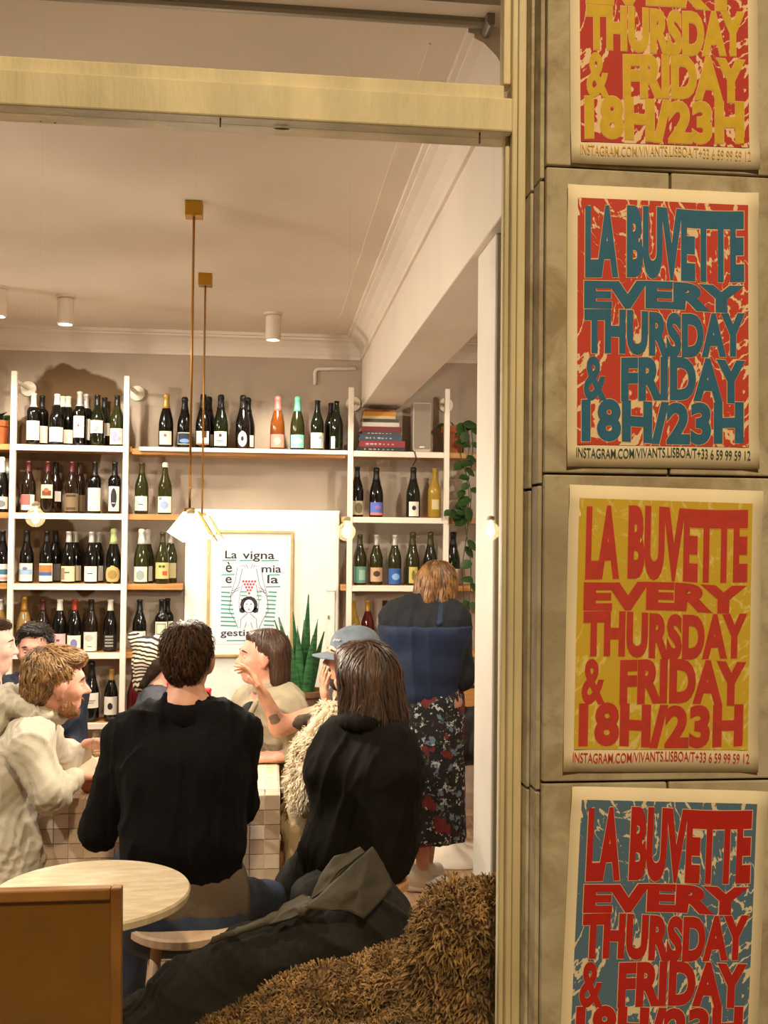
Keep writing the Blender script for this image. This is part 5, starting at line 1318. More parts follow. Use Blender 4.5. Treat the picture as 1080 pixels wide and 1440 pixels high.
hb = hprims(T, R, 1.0, back=1.0, top=.006, puff=.002)[:3]
hb += [ell(T(.030, 0, .108), (.046, .056, .022), R, .02), ell(T(-.085, 0, -.030), (.032, .058, .040), R, .02), ell(T(-.068, .060, .03), (.038, .02, .05), R, .02), ell(T(-.068, -.060, .03), (.038, .02, .05), R, .02)]
hair(rootB, hb, .0065, m_h_blond, m_h_blond2, 2200, .06, .0034, short_flow(T, (-.07, 0, .10)), 12, .011, .5)
CHIN = [ell(T(.064, 0, -.094), (.027, .028, .027), R, .015), ell(T(.040, .045, -.075), (.035, .014, .030), R, .015), ell(T(.040, -.045, -.075), (.035, .014, .030), R, .015), cap(T(.092, -.018, -.041), T(.092, .018, -.041), .006, .006, .008)]
bd = soft('beard', CHIN, .006, mat('beard_ginger', (166, 116, 78), .8, rgb2=(132, 88, 58), scale=80), rootB)
strands('beard_locks', bd, 500, .02, .0014, lambda p, n: (.3, 0, -1), mat('beard_ginger', (0, 0, 0)), bd, .005, 3, 4)['kind'] = 'stuff'

# ================================================================== C: beige shirt, dark bob, profile to the left
J = dict(pel=P(428, 1105, 4.62), wai=P(420, 1062, 4.62), che=P(385, 1010, 4.62), nek=P(378, 972, 4.62),
         sL=P(408, 995, 4.47), sR=P(352, 990, 4.80), eL=P(432, 1055, 4.38), wL=P(392, 1065, 4.42), eR=P(330, 1050, 4.90), wR=P(330, 1032, 4.62))
J['pel'][2] = .57; J['wai'] = V(J['pel'])*.5+V(J['che'])*.5
hips(J)
for q in 'LR': J['k'+q] = J['h'+q]+V(-.01, .10 if q == 'L' else .32, -.03); J['a'+q] = V(J['k'+q][0]+.03, J['k'+q][1], .07)
hcC = P(366, 925, 4.60)
rootC, R, T = person('person in an open beige shirt with a dark bob, facing left', J, hcC, (-.97, -.22, -.04), hs=.97, skin_m=sk_c, vs=.0065,
    hands=[((J['wL'], (-.9, .1, 0), (0, .3, -1), (0, 1, .4)), {}), ((J['wR'], (.2, -.9, .1), (0, 0, -1), (-1, 0, 0)), {})])
sh = torso_prims(J, .020, True, .035, .85) + arm_prims(J['sL'], J['eL'], lerp(J['eL'], J['wL'], .55), .022, .03) + arm_prims(J['sR'], J['eR'], lerp(J['eR'], J['wR'], .6), .03, .05)
soft('shirt', sh, .009, m_beige, rootC, folds(.014, 8, 21, (1, 1, .8)))
fr_ = R[:, 0]; nk = V(J['nek']); c2 = V(J['che'])
# black top in the shirt opening, collar wings
dn = V(fr_)*.10
soft('black_top', [ell(c2+V(-.100, -.055, -.03), (.060, .062, .115), None, .02)], .008, m_blackcloth, rootC)
soft('collar', ring(nk+V(.01, 0, .028), (-.35, 0, 1), .070, .017)+[cap(nk+V(-.02, -.07, .02), nk+V(-.075, -.10, -.075), .020, .012, .02), cap(nk+V(-.075, -.10, -.075), nk+V(-.12, -.10, -.20), .010, .008, .02)], .007, m_beige, rootC, folds(.003, 20, 2))
soft('trousers', [cap(J['hL'], J['hR'], .12, .12, .05)]+leg_prims(J['hL'], J['kL'], J['aL'], .014)+leg_prims(J['hR'], J['kR'], J['aR'], .014), .011, m_blackcloth, rootC, folds(.006, 14, 9))
CUR = np.array(rootC.location)
hp = [ell(T(-.040, 0, .046), (.092, .085, .082), R, .02), ell(T(.015, 0, .100), (.045, .052, .024), R, .02)]
for s_ in (-1, 1): hp += [cap(T(-.060, .070*s_, .02), T(-.056, .074*s_, -.10), .030, .026, .03), cap(T(-.01, .066*s_, .075), T(-.045, .076*s_, .03), .022, .022, .03)]
hp += [cap(T(-.085, 0, .0), T(-.095, 0, -.105), .050, .036, .03), cap(T(-.09, .045, 0), T(-.09, .05, -.105), .03, .028, .03), cap(T(-.09, -.045, 0), T(-.09, -.05, -.105), .03, .028, .03)]
hair(rootC, hp, .007, m_h_brown, m_h_brown2, 1500, .10, .0030, lambda p, n: (0, 0, -1), 13, .004, .12)
# ================================================================== D: grey cap, tattooed arms, facing left
J = dict(pel=P(482, 1120, 4.25), wai=P(482, 1075, 4.25), che=P(484, 1025, 4.24), nek=P(492, 975, 4.24),
         sR=P(470, 1000, 4.40), sL=P(505, 1005, 4.08), eR=P(393, 1022, 4.36), wR=P(371, 978, 4.30), eL=P(455, 1075, 4.00), wL=P(462, 1002, 4.10))
J['pel'][2] = .57; J['wai'] = lerp(J['pel'], J['che'], .5)
hips(J)
J['kL'] = P(422, 1158, 3.98); J['kR'] = P(424, 1140, 4.16)
for q in 'LR': J['a'+q] = V(J['k'+q][0]+.02, J['k'+q][1], .07)
hcD = P(493, 925, 4.22)
rootD, R, T = person('bearded person in a grey cap raising a tattooed forearm', J, hcD, (-.97, -.15, -.05), hs=1.0, skin_m=sk_d, vs=.0062,
    hands=[((J['wR'], (-.45, .0, .9), (-.9, -.1, -.45), (.5, -.2, .9)), dict(curl=(.25, .4, .5, .55), thumb=.1)),
           ((J['wL'], (-.22, -.02, .97), (.9, .2, .2), (.1, .8, .3)), dict(curl=(.16, .2, .22, .28), thumb=.6, spread=.05))])
m_tshirt = mat('tshirt_charcoal', (48, 46, 44), .9, var=.1, scale=12, bump=.15, bscale=160)
ts_ = torso_prims(J, .016, True, .035, .85) + [cap(J['sL'], lerp(J['sL'], J['eL'], .55), .066, .060, .03), cap(J['sR'], lerp(J['sR'], J['eR'], .12), .064, .060, .03)]
soft('tshirt', ts_, .009, m_tshirt, rootD, folds(.007, 13, 31))
soft('trousers', [cap(J['hL'], J['hR'], .12, .12, .05)]+leg_prims(J['hL'], J['kL'], J['aL'], .016)+leg_prims(J['hR'], J['kR'], J['aR'], .016), .010, m_trous, rootD, folds(.010, 13, 33))
off = np.array(rootD.location)
# tattoos: dark patches hugging the arm
m_tat = mat('tattoo_ink', (52, 46, 40), .55, rgb2=(92, 76, 60), scale=26)
def arm_patch(a, b, ra, rb, t0, t1, ang0, ang1, name, m_, root_):
    a, b = V(a), V(b); ax = (b-a)/np.linalg.norm(b-a); toC = -np.array([ax[1]*0, 1, 0]); e1 = np.array([0, -1, 0])-ax*(-ax[1]); e1 = e1/np.linalg.norm(e1); e2 = np.cross(ax, e1)
    vs = []; fs = []; nu, nv = 10, 8
    for j in range(nv+1):
        v = j/nv; t = t0+(t1-t0)*v; r = (ra+(rb-ra)*t)*1.0+.0015
        half = math.sqrt(max(.03, 1-(2*v-1)**2))*(.85+.15*math.sin(9*v))
        for i in range(nu+1):
            th = (ang0+ang1)/2+(ang1-ang0)/2*(2*i/nu-1)*half
            vs.append(tuple(a+(b-a)*t+(e1*math.cos(th)+e2*math.sin(th))*r-np.array(root_.location)))
    for j in range(nv):
        for i in range(nu): q = j*(nu+1)+i; fs.append((q, q+1, q+nu+2, q+nu+1))
    return MB().add(vs, fs).build(name, m_, root_, smooth=True)
arm_patch(J['eR'], J['sR'], .041, .051, .20, .78, -.9, .9, 'tattoo', m_tat, rootD)
arm_patch(J['eR'], J['wR'], .039, .026, .22, .52, -.9, .7, 'tattoo', mat('tattoo_grey', (104, 92, 74), .55, rgb2=(130, 108, 86), scale=40), rootD)
arm_patch(J['eR'], J['sR'], .0425, .0525, .45, .66, -.15, .4, 'tattoo_pale_patch', mat('tattoo_pale', (150, 120, 96), .55, rgb2=(70, 58, 48), scale=60), rootD)  # paler mottled patch on the upper-arm tattoo
# cap
m_cap = mat('cap_grey_blue', (98, 108, 120), .85, var=.08, scale=20, bump=.2, bscale=300)
cp_ = soft('cap', [ell(T(-.022, 0, .058), (.104, .088, .074), R, .02), ell(T(-.03, 0, .036), (.102, .088, .04), R, .02), sub(ell(T(-.02, 0, -.04), (.13, .11, .07), R, .01))], .0065, m_cap, rootD)
vs = []; fs = []
for j in range(7):
    for i in range(11):
        a = (i/10-.5)*2.2; r_in, r_out = .086, .086+.085*math.cos(a*.62)
        rr_ = r_in+(r_out-r_in)*j/6
        q = T(-.012+rr_*math.cos(a), rr_*math.sin(a)*.88, .034-.012*(j/6)-.018*(abs(i-5)/5)**2) - off
        vs.append(tuple(q))
for j in range(6):
    for i in range(10): q = j*11+i; fs.append((q, q+1, q+12, q+11))
bl_ = MB().add(vs, fs).build('cap_brim', m_cap, cp_, smooth=True); bl_.modifiers.new('t', 'SOLIDIFY').thickness = .004
MB().lathe([(.001, .006), (.006, .004), (.007, 0)], 10, tuple(T(-.022, 0, .131)-off)).build('cap_button', m_cap, cp_, smooth=True)
for k_ in range(3):    # small stitched mark on the cap front
    q0, q1 = T(.066-.012*k_*.6, .030+.010*k_, .078), T(.060-.012*k_*.6, .036+.010*k_, .086)
    MB().tube([tuple(q0-off+R[:, 0]*.010+R[:, 1]*.008), tuple(q1-off+R[:, 0]*.010+R[:, 1]*.008)], .0022, 6).build('stitched_mark', mat('cap_thread', (214, 212, 208), .7), cp_)
CUR = off
hh = soft('hair', [ell(T(-.075, 0, -.005), (.045, .066, .045), R, .02)], .007, m_h_dark, rootD)
soft('beard', [ell(T(.058, 0, -.092), (.036, .036, .040), R, .02), ell(T(.028, .050, -.062), (.040, .016, .040), R, .02), ell(T(.028, -.050, -.062), (.040, .016, .040), R, .02), cap(T(.092, -.02, -.042), T(.092, .02, -.042), .007, .007, .01)], .006, mat('beard_dark', (58, 42, 32), .9, rgb2=(38, 28, 22), scale=90), rootD, folds(.004, 40, 2))

# ================================================================== E: long brown hair, dark coat, turned away
J = dict(pel=P(505, 1215, 3.57), wai=P(512, 1150, 3.58), che=P(512, 1085, 3.60), nek=P(516, 1015, 3.60),
         sL=P(480, 1050, 3.66), sR=P(550, 1052, 3.56), eL=P(478, 1118, 3.68), wL=P(462, 1060, 3.86), eR=P(560, 1140, 3.50), wR=P(455, 1188, 3.62))
J['eR'] = P(548, 1150, 3.50)
J['pel'][2] = SE_Z+.11
hips(J); J['kL'] = P(415, 1245, 3.72); J['kR'] = P(440, 1262, 3.50)
for q in 'LR': J['a'+q] = V(J['k'+q][0]+.04, J['k'+q][1], .07)
hcE = P(508, 955, 3.66)
rootE, R, T = person('long haired person in a dark coat holding the dog, back to us', J, hcE, (-.80, .60, -.05), hs=1.0, skin_m=sk_c, vs=.0075,
    hands=[((J['wL'], (.1, -.4, .9), (.9, .2, 0), (-.5, 0, .5)), dict(curl=(.4, .4, .4, .4))), ((P(450, 1192, 3.64), (-.6, .5, -.3), (0, .2, -1), (0, 1, .2)), dict(curl=(.5, .5, .5, .5), s=.85))])
ct_ = torso_prims(J, .030, True, .05) + [cap(J['sL'], J['eL'], .078, .066, .04), cap(J['eL'], lerp(J['eL'], J['wL'], .85), .066, .05, .04), cap(J['sR'], J['eR'], .076, .066, .04), cap(J['eR'], P(450, 1188, 3.62), .066, .045, .04)]
ct_ += [cap(J['pel']+V(-.06, 0, -.02), J['pel']+V(.03, -.02, -.04), .125, .12, .05), cap(J['wai']+V(.04, 0, 0), J['pel']+V(.05, -.02, -.03), .11, .105, .05)]
soft('coat', ct_, .0095, m_coat, rootE, folds(.014, 8, 41, (1, 1, .5)))
soft('coat_collar', ring(J['nek']+V(0, 0, .01), (0, 0, 1), .075, .03, .02), .008, m_coat, rootE, folds(.004, 20, 3))
soft('trousers', [cap(J['hL'], J['hR'], .09, .09, .05)]+leg_prims(J['hL'], J['kL'], J['aL'], .012)+leg_prims(J['hR'], J['kR'], J['aR'], .012), .011, m_blackcloth, rootE, folds(.006, 14, 9))
CUR = np.array(rootE.location)
hp = [ell(T(-.024, 0, .046), (.104, .094, .088), R, .02), ell(T(.035, 0, .085), (.05, .06, .035), R, .02)]
for s_ in (-1, 1): hp += [cap(T(.005, .076*s_, .03), T(.010, .082*s_, -.12), .030, .024, .03), cap(T(-.055, .070*s_, .02), T(-.07, .080*s_, -.135), .044, .034, .03)]
hp += [cap(T(-.085, 0, .01), T(-.105, 0, -.15), .055, .045, .03), cap(T(-.08, .045, 0), T(-.10, .06, -.145), .045, .04, .03), cap(T(-.08, -.045, 0), T(-.10, -.06, -.145), .045, .04, .03)]
for k_ in range(9):
    a_ = -1.9+k_*.475; q_ = T(-.03-.075*math.cos(a_*.8), .088*math.sin(a_), -.11); hp.append(cap(q_, q_+V(0, 0, -.045-.04*random.random())+V(random.uniform(-.01, .01), random.uniform(-.01, .01), 0), .026, .008, .015))
m_h_e = mat('hair_chestnut', (42, 28, 20), .5, rgb2=(30, 20, 15), scale=20, stretch=(1, 1, .2)); m_h_e2 = mat('hair_chestnut_lock', (84, 58, 40), .45, rgb2=(44, 29, 21), scale=30, stretch=(1, 1, .15))
hair(rootE, hp, .0075, m_h_e, m_h_e2, 2600, .13, .0036, lambda p, n: (n[0]*.1+.22*math.sin(p[2]*38+p[0]*20), n[1]*.1+.15*math.sin(p[2]*30), -1), 15, .009, .22, 5)

# ================================================================== dog held on the lap
dg = P(448, 1150, 3.92); dogr = empty('dog', (dg[0], dg[1], dg[2]))
m_dog = mat('dog_fur', (226, 208, 178), .9, rgb2=(186, 160, 126), scale=14, sheen=.2); m_dog2 = mat('dog_fur_lock', (236, 222, 196), .85, rgb2=(196, 172, 138), scale=18)
D_ = lambda x_, y_, Y_=3.92: P(x_, y_, Y_)
hdD = D_(470, 1012, 3.90); Rd = frame_from((-.35, .75, .35))
bodyp = [cap(D_(440, 1098), D_(446, 1060), .080, .078, .04), cap(D_(446, 1065), D_(462, 1030, 3.90), .080, .062, .04), ell(hdD, (.066, .058, .060), Rd, .03),
         cap(hdD+Rd[:, 0]*.05, hdD+Rd[:, 0]*.095-V(0, 0, .012), .032, .022, .02), ell(D_(436, 1100), (.080, .09, .06), None, .04),
         cap(D_(430, 1100, 3.88), D_(420, 1118, 3.86), .038, .030, .03), cap(D_(450, 1105, 3.86), D_(440, 1122, 3.84), .040, .030, .03),
         cap(D_(448, 1060, 3.98), D_(430, 1040, 4.02), .030, .024, .03), cap(D_(455, 1055, 3.84), D_(440, 1075, 3.83), .032, .026, .03), cap(D_(455, 1110, 3.86), D_(470, 1118, 3.84), .022, .012, .03)]
db = soft('body', bodyp, .008, m_dog, dogr, folds(.010, 22, 52))
for s_ in (-1, 1):
    e = soft('ear', [cap(hdD+Rd@np.array([-.01, .050*s_, .035]), hdD+Rd@np.array([0, .082*s_, -.04]), .022, .028, .02)], .007, m_dog, dogr)
    ey = MB().lathe([(.006*math.sin(a)+1e-4, -.006*math.cos(a)) for a in [k_*math.pi/6 for k_ in range(7)]], 10, cap=False).build('eye', mat('iris_dark', (46, 34, 28), .2), dogr, smooth=True)
    ey.location = Vector((hdD+Rd@np.array([.055, .024*s_, .016])-np.array(dogr.location)).tolist())
ns_ = MB().lathe([(.010*math.sin(a)+1e-4, -.010*math.cos(a)) for a in [k_*math.pi/6 for k_ in range(7)]], 10, cap=False).build('nose', mat('dog_nose', (22, 18, 18), .3), dogr, smooth=True)
ns_.location = Vector((hdD+Rd@np.array([.118, 0, -.012])-np.array(dogr.location)).tolist())
strands('fur', db, 8000, .030, .0026, lambda p, n: (n[0]*.9+.25*math.sin(p[2]*60), n[1]*.9, n[2]*.4-.9), m_dog2, db, .012, 3, 53, None, .5, False, .4)['kind'] = 'stuff'
tag(dogr, 'shaggy cream coloured dog held upright on the lap', 'dog')

# ================================================================== F: standing person, floral skirt, facing away
fx = P(598, 1245, 4.95)
J = dict(pel=P(600, 985, 4.95), wai=P(598, 935, 4.95), che=P(597, 888, 4.95), nek=P(606, 846, 4.97),
         sL=P(556, 868, 4.98), sR=P(640, 872, 4.92), eL=P(548, 945, 5.05), wL=P(585, 960, 5.25), eR=P(652, 950, 4.93), wR=P(632, 945, 5.20))
hips(J, .08); J['kL'] = P(588, 1110, 4.97); J['kR'] = P(610, 1110, 5.05); J['aL'] = P(595, 1215, 4.93); J['aR'] = P(600, 1205, 5.03)
J['aL'][2] = .09; J['aR'][2] = .09
hcF = P(617, 826, 5.02)
rootF, R, T = person('standing person in navy top and long floral skirt, facing the shelves', J, hcF, (.55, .80, -.30), hs=.95, skin_m=sk_c, vs=.0075,
    hands=[((J['wL'], (.3, .9, 0), (0, 0, -1), (1, 0, 0)), {}), ((J['wR'], (-.2, .7, .5), (-.8, 0, -.3), (0, .3, 1)), {})],
    extra=[cap(J['aL']+V(0, 0, -.04), J['aL']+V(.08, -.03, -.055), .030, .026, .02), cap(J['aR']+V(0, 0, -.04), J['aR']+V(.04, .08, -.055), .030, .026, .02)])
m_top = mat('top_black_navy', (20, 22, 28), .85, var=.1, scale=10, bump=.2, bscale=180); m_apron = mat('apron_blue', (19, 35, 66), .7, var=.08, scale=8, bump=.15, bscale=200)
tp = torso_prims(J, .022, False, .04) + arm_prims(J['sL'], J['eL'], J['wL'], .018, .03) + arm_prims(J['sR'], J['eR'], lerp(J['eR'], J['wR'], .8), .020, .03) + [cap(J['wai']-V(.06, 0, 0), J['pel']+V(-.06, 0, .06), .115, .12, .04), cap(J['wai']+V(.06, 0, 0), J['pel']+V(.05, 0, .06), .11, .115, .04)]
soft('top', tp, .0095, m_top, rootF, folds(.008, 12, 61))
# apron back panel lies over the top
ap = torso_prims(J, .033, False, .04) + [cap(J['wai']-V(.06, 0, 0), J['pel']+V(-.06, 0, .05), .126, .131, .04), cap(J['wai']+V(.05, 0, 0), J['pel']+V(.04, 0, .05), .122, .127, .04)]
ap += [sub(plane(J['che']+V(0, 0, .035), (0, 0, -1))), sub(plane(J['pel']+V(0, 0, -.01), (0, 0, 1))), sub(plane(J['che']+V(0, .03, 0), (0, -1, 0)))]
soft('apron', ap, .008, m_apron, rootF, folds(.004, 10, 62), 1)
soft('apron_strap', [cap(J['nek']+V(.045, -.055, .015), J['che']+V(.055, -.128, .05), .016, .018, .01)], .006, m_apron, rootF)
# skirt: floral print
def floral():
    mt = bpy.data.materials.new('floral_print'); mt.use_nodes = True; nt = mt.node_tree; b = nt.nodes['Principled BSDF']; b.inputs['Roughness'].default_value = .85
    tc = nt.nodes.new('ShaderNodeTexCoord')
    def vor(scale, lo, hi, c):
        v = nt.nodes.new('ShaderNodeTexVoronoi'); v.inputs['Scale'].default_value = scale
        nz_ = nt.nodes.new('ShaderNodeTexNoise'); nz_.inputs['Scale'].default_value = scale*1.6; nz_.inputs['Detail'].default_value = 3
        nt.links.new(tc.outputs['Object'], nz_.inputs['Vector'])
        mxv = nt.nodes.new('ShaderNodeMix'); mxv.data_type = 'VECTOR'; mxv.inputs[0].default_value = .12
        nt.links.new(tc.outputs['Object'], mxv.inputs[4]); nt.links.new(nz_.outputs['Color'], mxv.inputs[5]); nt.links.new(mxv.outputs[1], v.inputs['Vector'])
        r_ = nt.nodes.new('ShaderNodeValToRGB'); e = r_.color_ramp.elements; e[0].position = lo; e[1].position = hi; e[0].color = (1, 1, 1, 1); e[1].color = (0, 0, 0, 1)
        nt.links.new(v.outputs['Distance'], r_.inputs[0]); return r_.outputs[0]
    cur = None
    base = (*lin((30, 27, 28)), 1)
    for sc_, lo, hi, c in ((17, .30, .36, (112, 134, 154)), (22, .24, .29, (196, 202, 198)), (19, .20, .25, (72, 88, 58)), (30, .22, .27, (24, 22, 26)), (9, .27, .33, (120, 40, 42)), (24, .20, .24, (70, 20, 24))):
        m_ = vor(sc_, lo, hi, c); mx = nt.nodes.new('ShaderNodeMix'); mx.data_type = 'RGBA'
        nt.links.new(m_, mx.inputs[0])
        if cur is None: mx.inputs[6].default_value = base
        else: nt.links.new(cur, mx.inputs[6])
        mx.inputs[7].default_value = (*lin(c), 1); cur = mx.outputs[2]
    nt.links.new(cur, b.inputs['Base Color']); return mt
hem = [P(574, 1178, 4.92), P(634, 1178, 4.98)]
sk_p = [cap(J['pel']-V(.085, 0, -.02), hem[0]+V(.02, 0, 0), .115, .095, .05), cap(J['pel']+V(.07, 0, .02), hem[1]-V(.03, 0, 0), .115, .105, .05), cap(J['pel'], lerp(hem[0], hem[1], .5), .13, .12, .05),
        sub(ell(lerp(hem[0], hem[1], .5)-V(0, 0, .16), (.4, .4, .15), None, .01))]
soft('skirt', sk_p, .010, floral(), rootF, folds(.010, 9, 63, (1, 1, .12)))
m_sneak = mat('sneaker_white', (226, 218, 204), .6); m_sole = mat('sneaker_sole', (236, 230, 220), .6)
for a_, d in ((J['aL'], V(.05, -.15, 0)), (J['aR'], V(.05, .10, 0))):
    q = V(a_); q[2] = .05; d = d/np.linalg.norm(d)
    d = V(.93, -.36, 0) if a_ is J['aL'] else V(.6, .8, 0)
    sh_ = soft('sneaker', [cap(q-d*.05, q+d*.10-V(0, 0, .012), .046, .040, .03), cap(q-d*.045+V(0, 0, .03), q+V(0, 0, .025), .042, .040, .03)], .007, m_sneak, rootF)
    soft('sole', [cap(q-d*.055-V(0, 0, .028), q+d*.115-V(0, 0, .028), .045, .040, .02), sub(ell(q+V(0, 0, .09), (.3, .3, .112), None, .004)), sub(ell(q-V(0, 0, .20), (.3, .3, .153), None, .004))], .007, m_sole, sh_)
CUR = np.array(rootF.location)
hp = [ell(T(-.024, 0, .044), (.100, .088, .086), R, .02), ell(T(.03, 0, .08), (.05, .06, .036), R, .02)]
for s_ in (-1, 1): hp += [cap(T(-.01, .072*s_, .03), T(-.005, .078*s_, -.085), .030, .022, .03), cap(T(-.06, .066*s_, .02), T(-.065, .070*s_, -.095), .038, .028, .03)]
hp += [cap(T(-.085, 0, .0), T(-.090, 0, -.09), .045, .034, .03)]
m_h_f = mat('hair_light_brown', (120, 80, 44), .5, rgb2=(76, 50, 30), scale=30); m_h_f2 = mat('hair_light_lock', (168, 118, 66), .45, rgb2=(90, 60, 34), scale=24)
hair(rootF, hp, .0075, m_h_f, m_h_f2, 1500, .09, .0032, lambda p, n: (0, 0, -1), 16, .005, .14)

# ================================================================== G, H, I: behind on the far side of the table
def bust(label, hcx, hcy, Y, fwd, skin_m, cloth, cname, seed, hs=1.0, drop=0.0, shw=.19, vs=.0075):
    h = P(hcx, hcy, Y); f = V(fwd); f = f/np.linalg.norm(f); l = np.cross(V(0, 0, 1), f)
    nek = h+V(0, 0, -.155)-f*.02
    J = dict(nek=nek, sL=nek+l*shw-V(0, 0, .06), sR=nek-l*shw-V(0, 0, .06), che=nek-V(0, 0, .20)-f*.02, wai=nek-V(0, 0, .38)-f*.03, pel=nek-V(0, 0, .53)-f*.04)
    J['pel'][2] = max(.56, J['pel'][2])
    J['eL'] = J['sL']+V(0, 0, -.27)+f*.06+l*.03; J['eR'] = J['sR']+V(0, 0, -.27)+f*.06-l*.03; J['wL'] = J['eL']+f*.22+V(0, 0, .06)-l*.05; J['wR'] = J['eR']+f*.22+V(0, 0, .06)+l*.05
    hips(J)
    for q in 'LR': J['k'+q] = J['h'+q]+f*.30; J['a'+q] = V(J['k'+q][0], J['k'+q][1], .07)
    root, R, T = person(label, J, h, fwd, hs=hs, skin_m=skin_m, vs=vs, hands=[((J['wL'], f, (0, 0, -1), -l), {}), ((J['wR'], f, (0, 0, -1), l), {})])
    soft(cname, torso_prims(J, .022, True, .04)+arm_prims(J['sL'], J['eL'], J['wL'], .018, .03)+arm_prims(J['sR'], J['eR'], J['wR'], .018, .03), .011, cloth, root, folds(.009, 12, seed))
    soft('trousers', [cap(J['hL'], J['hR'], .12, .12, .05)]+leg_prims(J['hL'], J['kL'], J['aL'], .012)+leg_prims(J['hR'], J['kR'], J['aR'], .012), .012, m_jeans, root)
    return root, R, T, J
rootG, R, T, J = bust('person with pale face cut off by the left edge, facing right', -12, 910, 4.65, (.98, .15, -.1), sk_g, m_navy, 'sweater', 71)
CUR = np.array(rootG.location)
hair(rootG, hprims(T, R, 1.0)[:3], .008, m_h_dark, m_h_dark2, 700, .04, .003, short_flow(T), 17, .006, .3)
rootH, R, T, J = bust('dark haired person in navy half hidden behind the hoodie, facing us', 48, 917, 5.36, (.08, -1, -.05), sk_b, m_navy, 'jacket', 72, .98)
CUR = np.array(rootH.location)
hair(rootH, hprims(T, R, 1.0, top=.012, puff=.002)[:2]+[ell(T(.015, 0, .108), (.055, .060, .026), R, .02)], .008, m_h_black, m_h_black2, 900, .05, .003, short_flow(T, (.05, .05, .12)), 18, .012, .4)
rootI, R, T, J = bust('person in charcoal jacket wearing a black and cream striped headscarf', 226, 930, 5.34, (.95, .15, -.30), sk_c, m_greyjac, 'jacket', 73, 1.0)
CUR = np.array(rootI.location)
def stripes():
    mt = bpy.data.materials.new('striped_knit'); mt.use_nodes = True; nt = mt.node_tree; b = nt.nodes['Principled BSDF']; b.inputs['Roughness'].default_value = .9
    tc = nt.nodes.new('ShaderNodeTexCoord'); w_ = nt.nodes.new('ShaderNodeTexWave'); w_.wave_type = 'RINGS'; w_.rings_direction = 'SPHERICAL'; w_.inputs['Scale'].default_value = 17; w_.inputs['Distortion'].default_value = 1.2; w_.inputs['Detail'].default_value = 1
    mp = nt.nodes.new('ShaderNodeMapping'); lo_ = T(-.04, 0, -.16)-np.array(rootI.location); mp.inputs['Location'].default_value = (float(-lo_[0]), float(-lo_[1]), float(-lo_[2]))
    nt.links.new(tc.outputs['Object'], mp.inputs[0]); nt.links.new(mp.outputs[0], w_.inputs['Vector'])
    r_ = nt.nodes.new('ShaderNodeValToRGB'); e = r_.color_ramp.elements; e[0].position = .52; e[1].position = .60; e[0].color = (*lin((216, 200, 176)), 1); e[1].color = (*lin((34, 28, 24)), 1)
    nt.links.new(w_.outputs['Fac'], r_.inputs[0]); nt.links.new(r_.outputs[0], b.inputs['Base Color']); return mt
sc_p = [ell(T(-.018, 0, .040), (.106, .088, .088), R, .02), ell(T(-.07, 0, .0), (.06, .075, .085), R, .03), cap(T(-.09, 0, .03), T(-.165, 0, .075), .055, .035, .04), cap(T(-.08, 0, -.04), T(-.06, 0, -.14), .06, .04, .03)]
soft('hair', [cap(T(-.02, -.062, -.01), T(-.05, -.05, -.13), .034, .022, .03), cap(T(.01, -.07, .02), T(-.02, -.066, -.06), .024, .02, .03)], .008, m_h_dark, rootI, folds(.006, 20, 3))
soft('headscarf', sc_p, .0075, stripes(), rootI, folds(.007, 16, 5))
soft('red_scarf', [cap(J['nek']+V(.06, -.10, .0), J['nek']+V(.13, -.06, .01), .03, .03, .02), cap(J['nek']+V(.13, -.06, .01), J['nek']+V(.10, .05, .0), .03, .03, .02)], .008, mat('scarf_red', (196, 34, 44), .85), rootI)
soft('collar', [cap(J['nek']+V(-.03, -.10, .01), J['nek']+V(.09, -.12, -.05), .022, .016, .02)], .007, m_greyjac, rootI)
# ================================================================== coats, sheepskin, bag
cr = P(400, 1350, 2.95); coat = empty('heaped_coat', (cr[0], cr[1], bz))
m_heap = mat('coat_black', (11, 9, 7), .85, var=.2, scale=8, bump=.15, bscale=160); m_lining = mat('coat_lining_grey', (80, 72, 58), .8, rgb2=(58, 52, 42), scale=7, bump=.2, bscale=90)
Q = lambda x_, y_, Y_=2.93: P(x_, y_, Y_)
hp = [cap(Q(205, 1455), Q(265, 1398), .105, .095, .05), cap(Q(265, 1398), Q(345, 1352), .095, .09, .05), cap(Q(345, 1352), Q(430, 1330), .09, .10, .05), cap(Q(430, 1330), Q(510, 1300), .10, .125, .05), cap(Q(495, 1265), Q(535, 1300), .07, .095, .05), cap(Q(515, 1235), Q(545, 1300), .04, .06, .05), cap(Q(205, 1455), Q(180, 1500), .10, .10, .05), cap(Q(240, 1470), Q(520, 1370), .11, .10, .06)]
hm = soft('coat_shell', hp, .009, m_heap, coat, folds(.014, 9, 81, (1, 1, 1)))
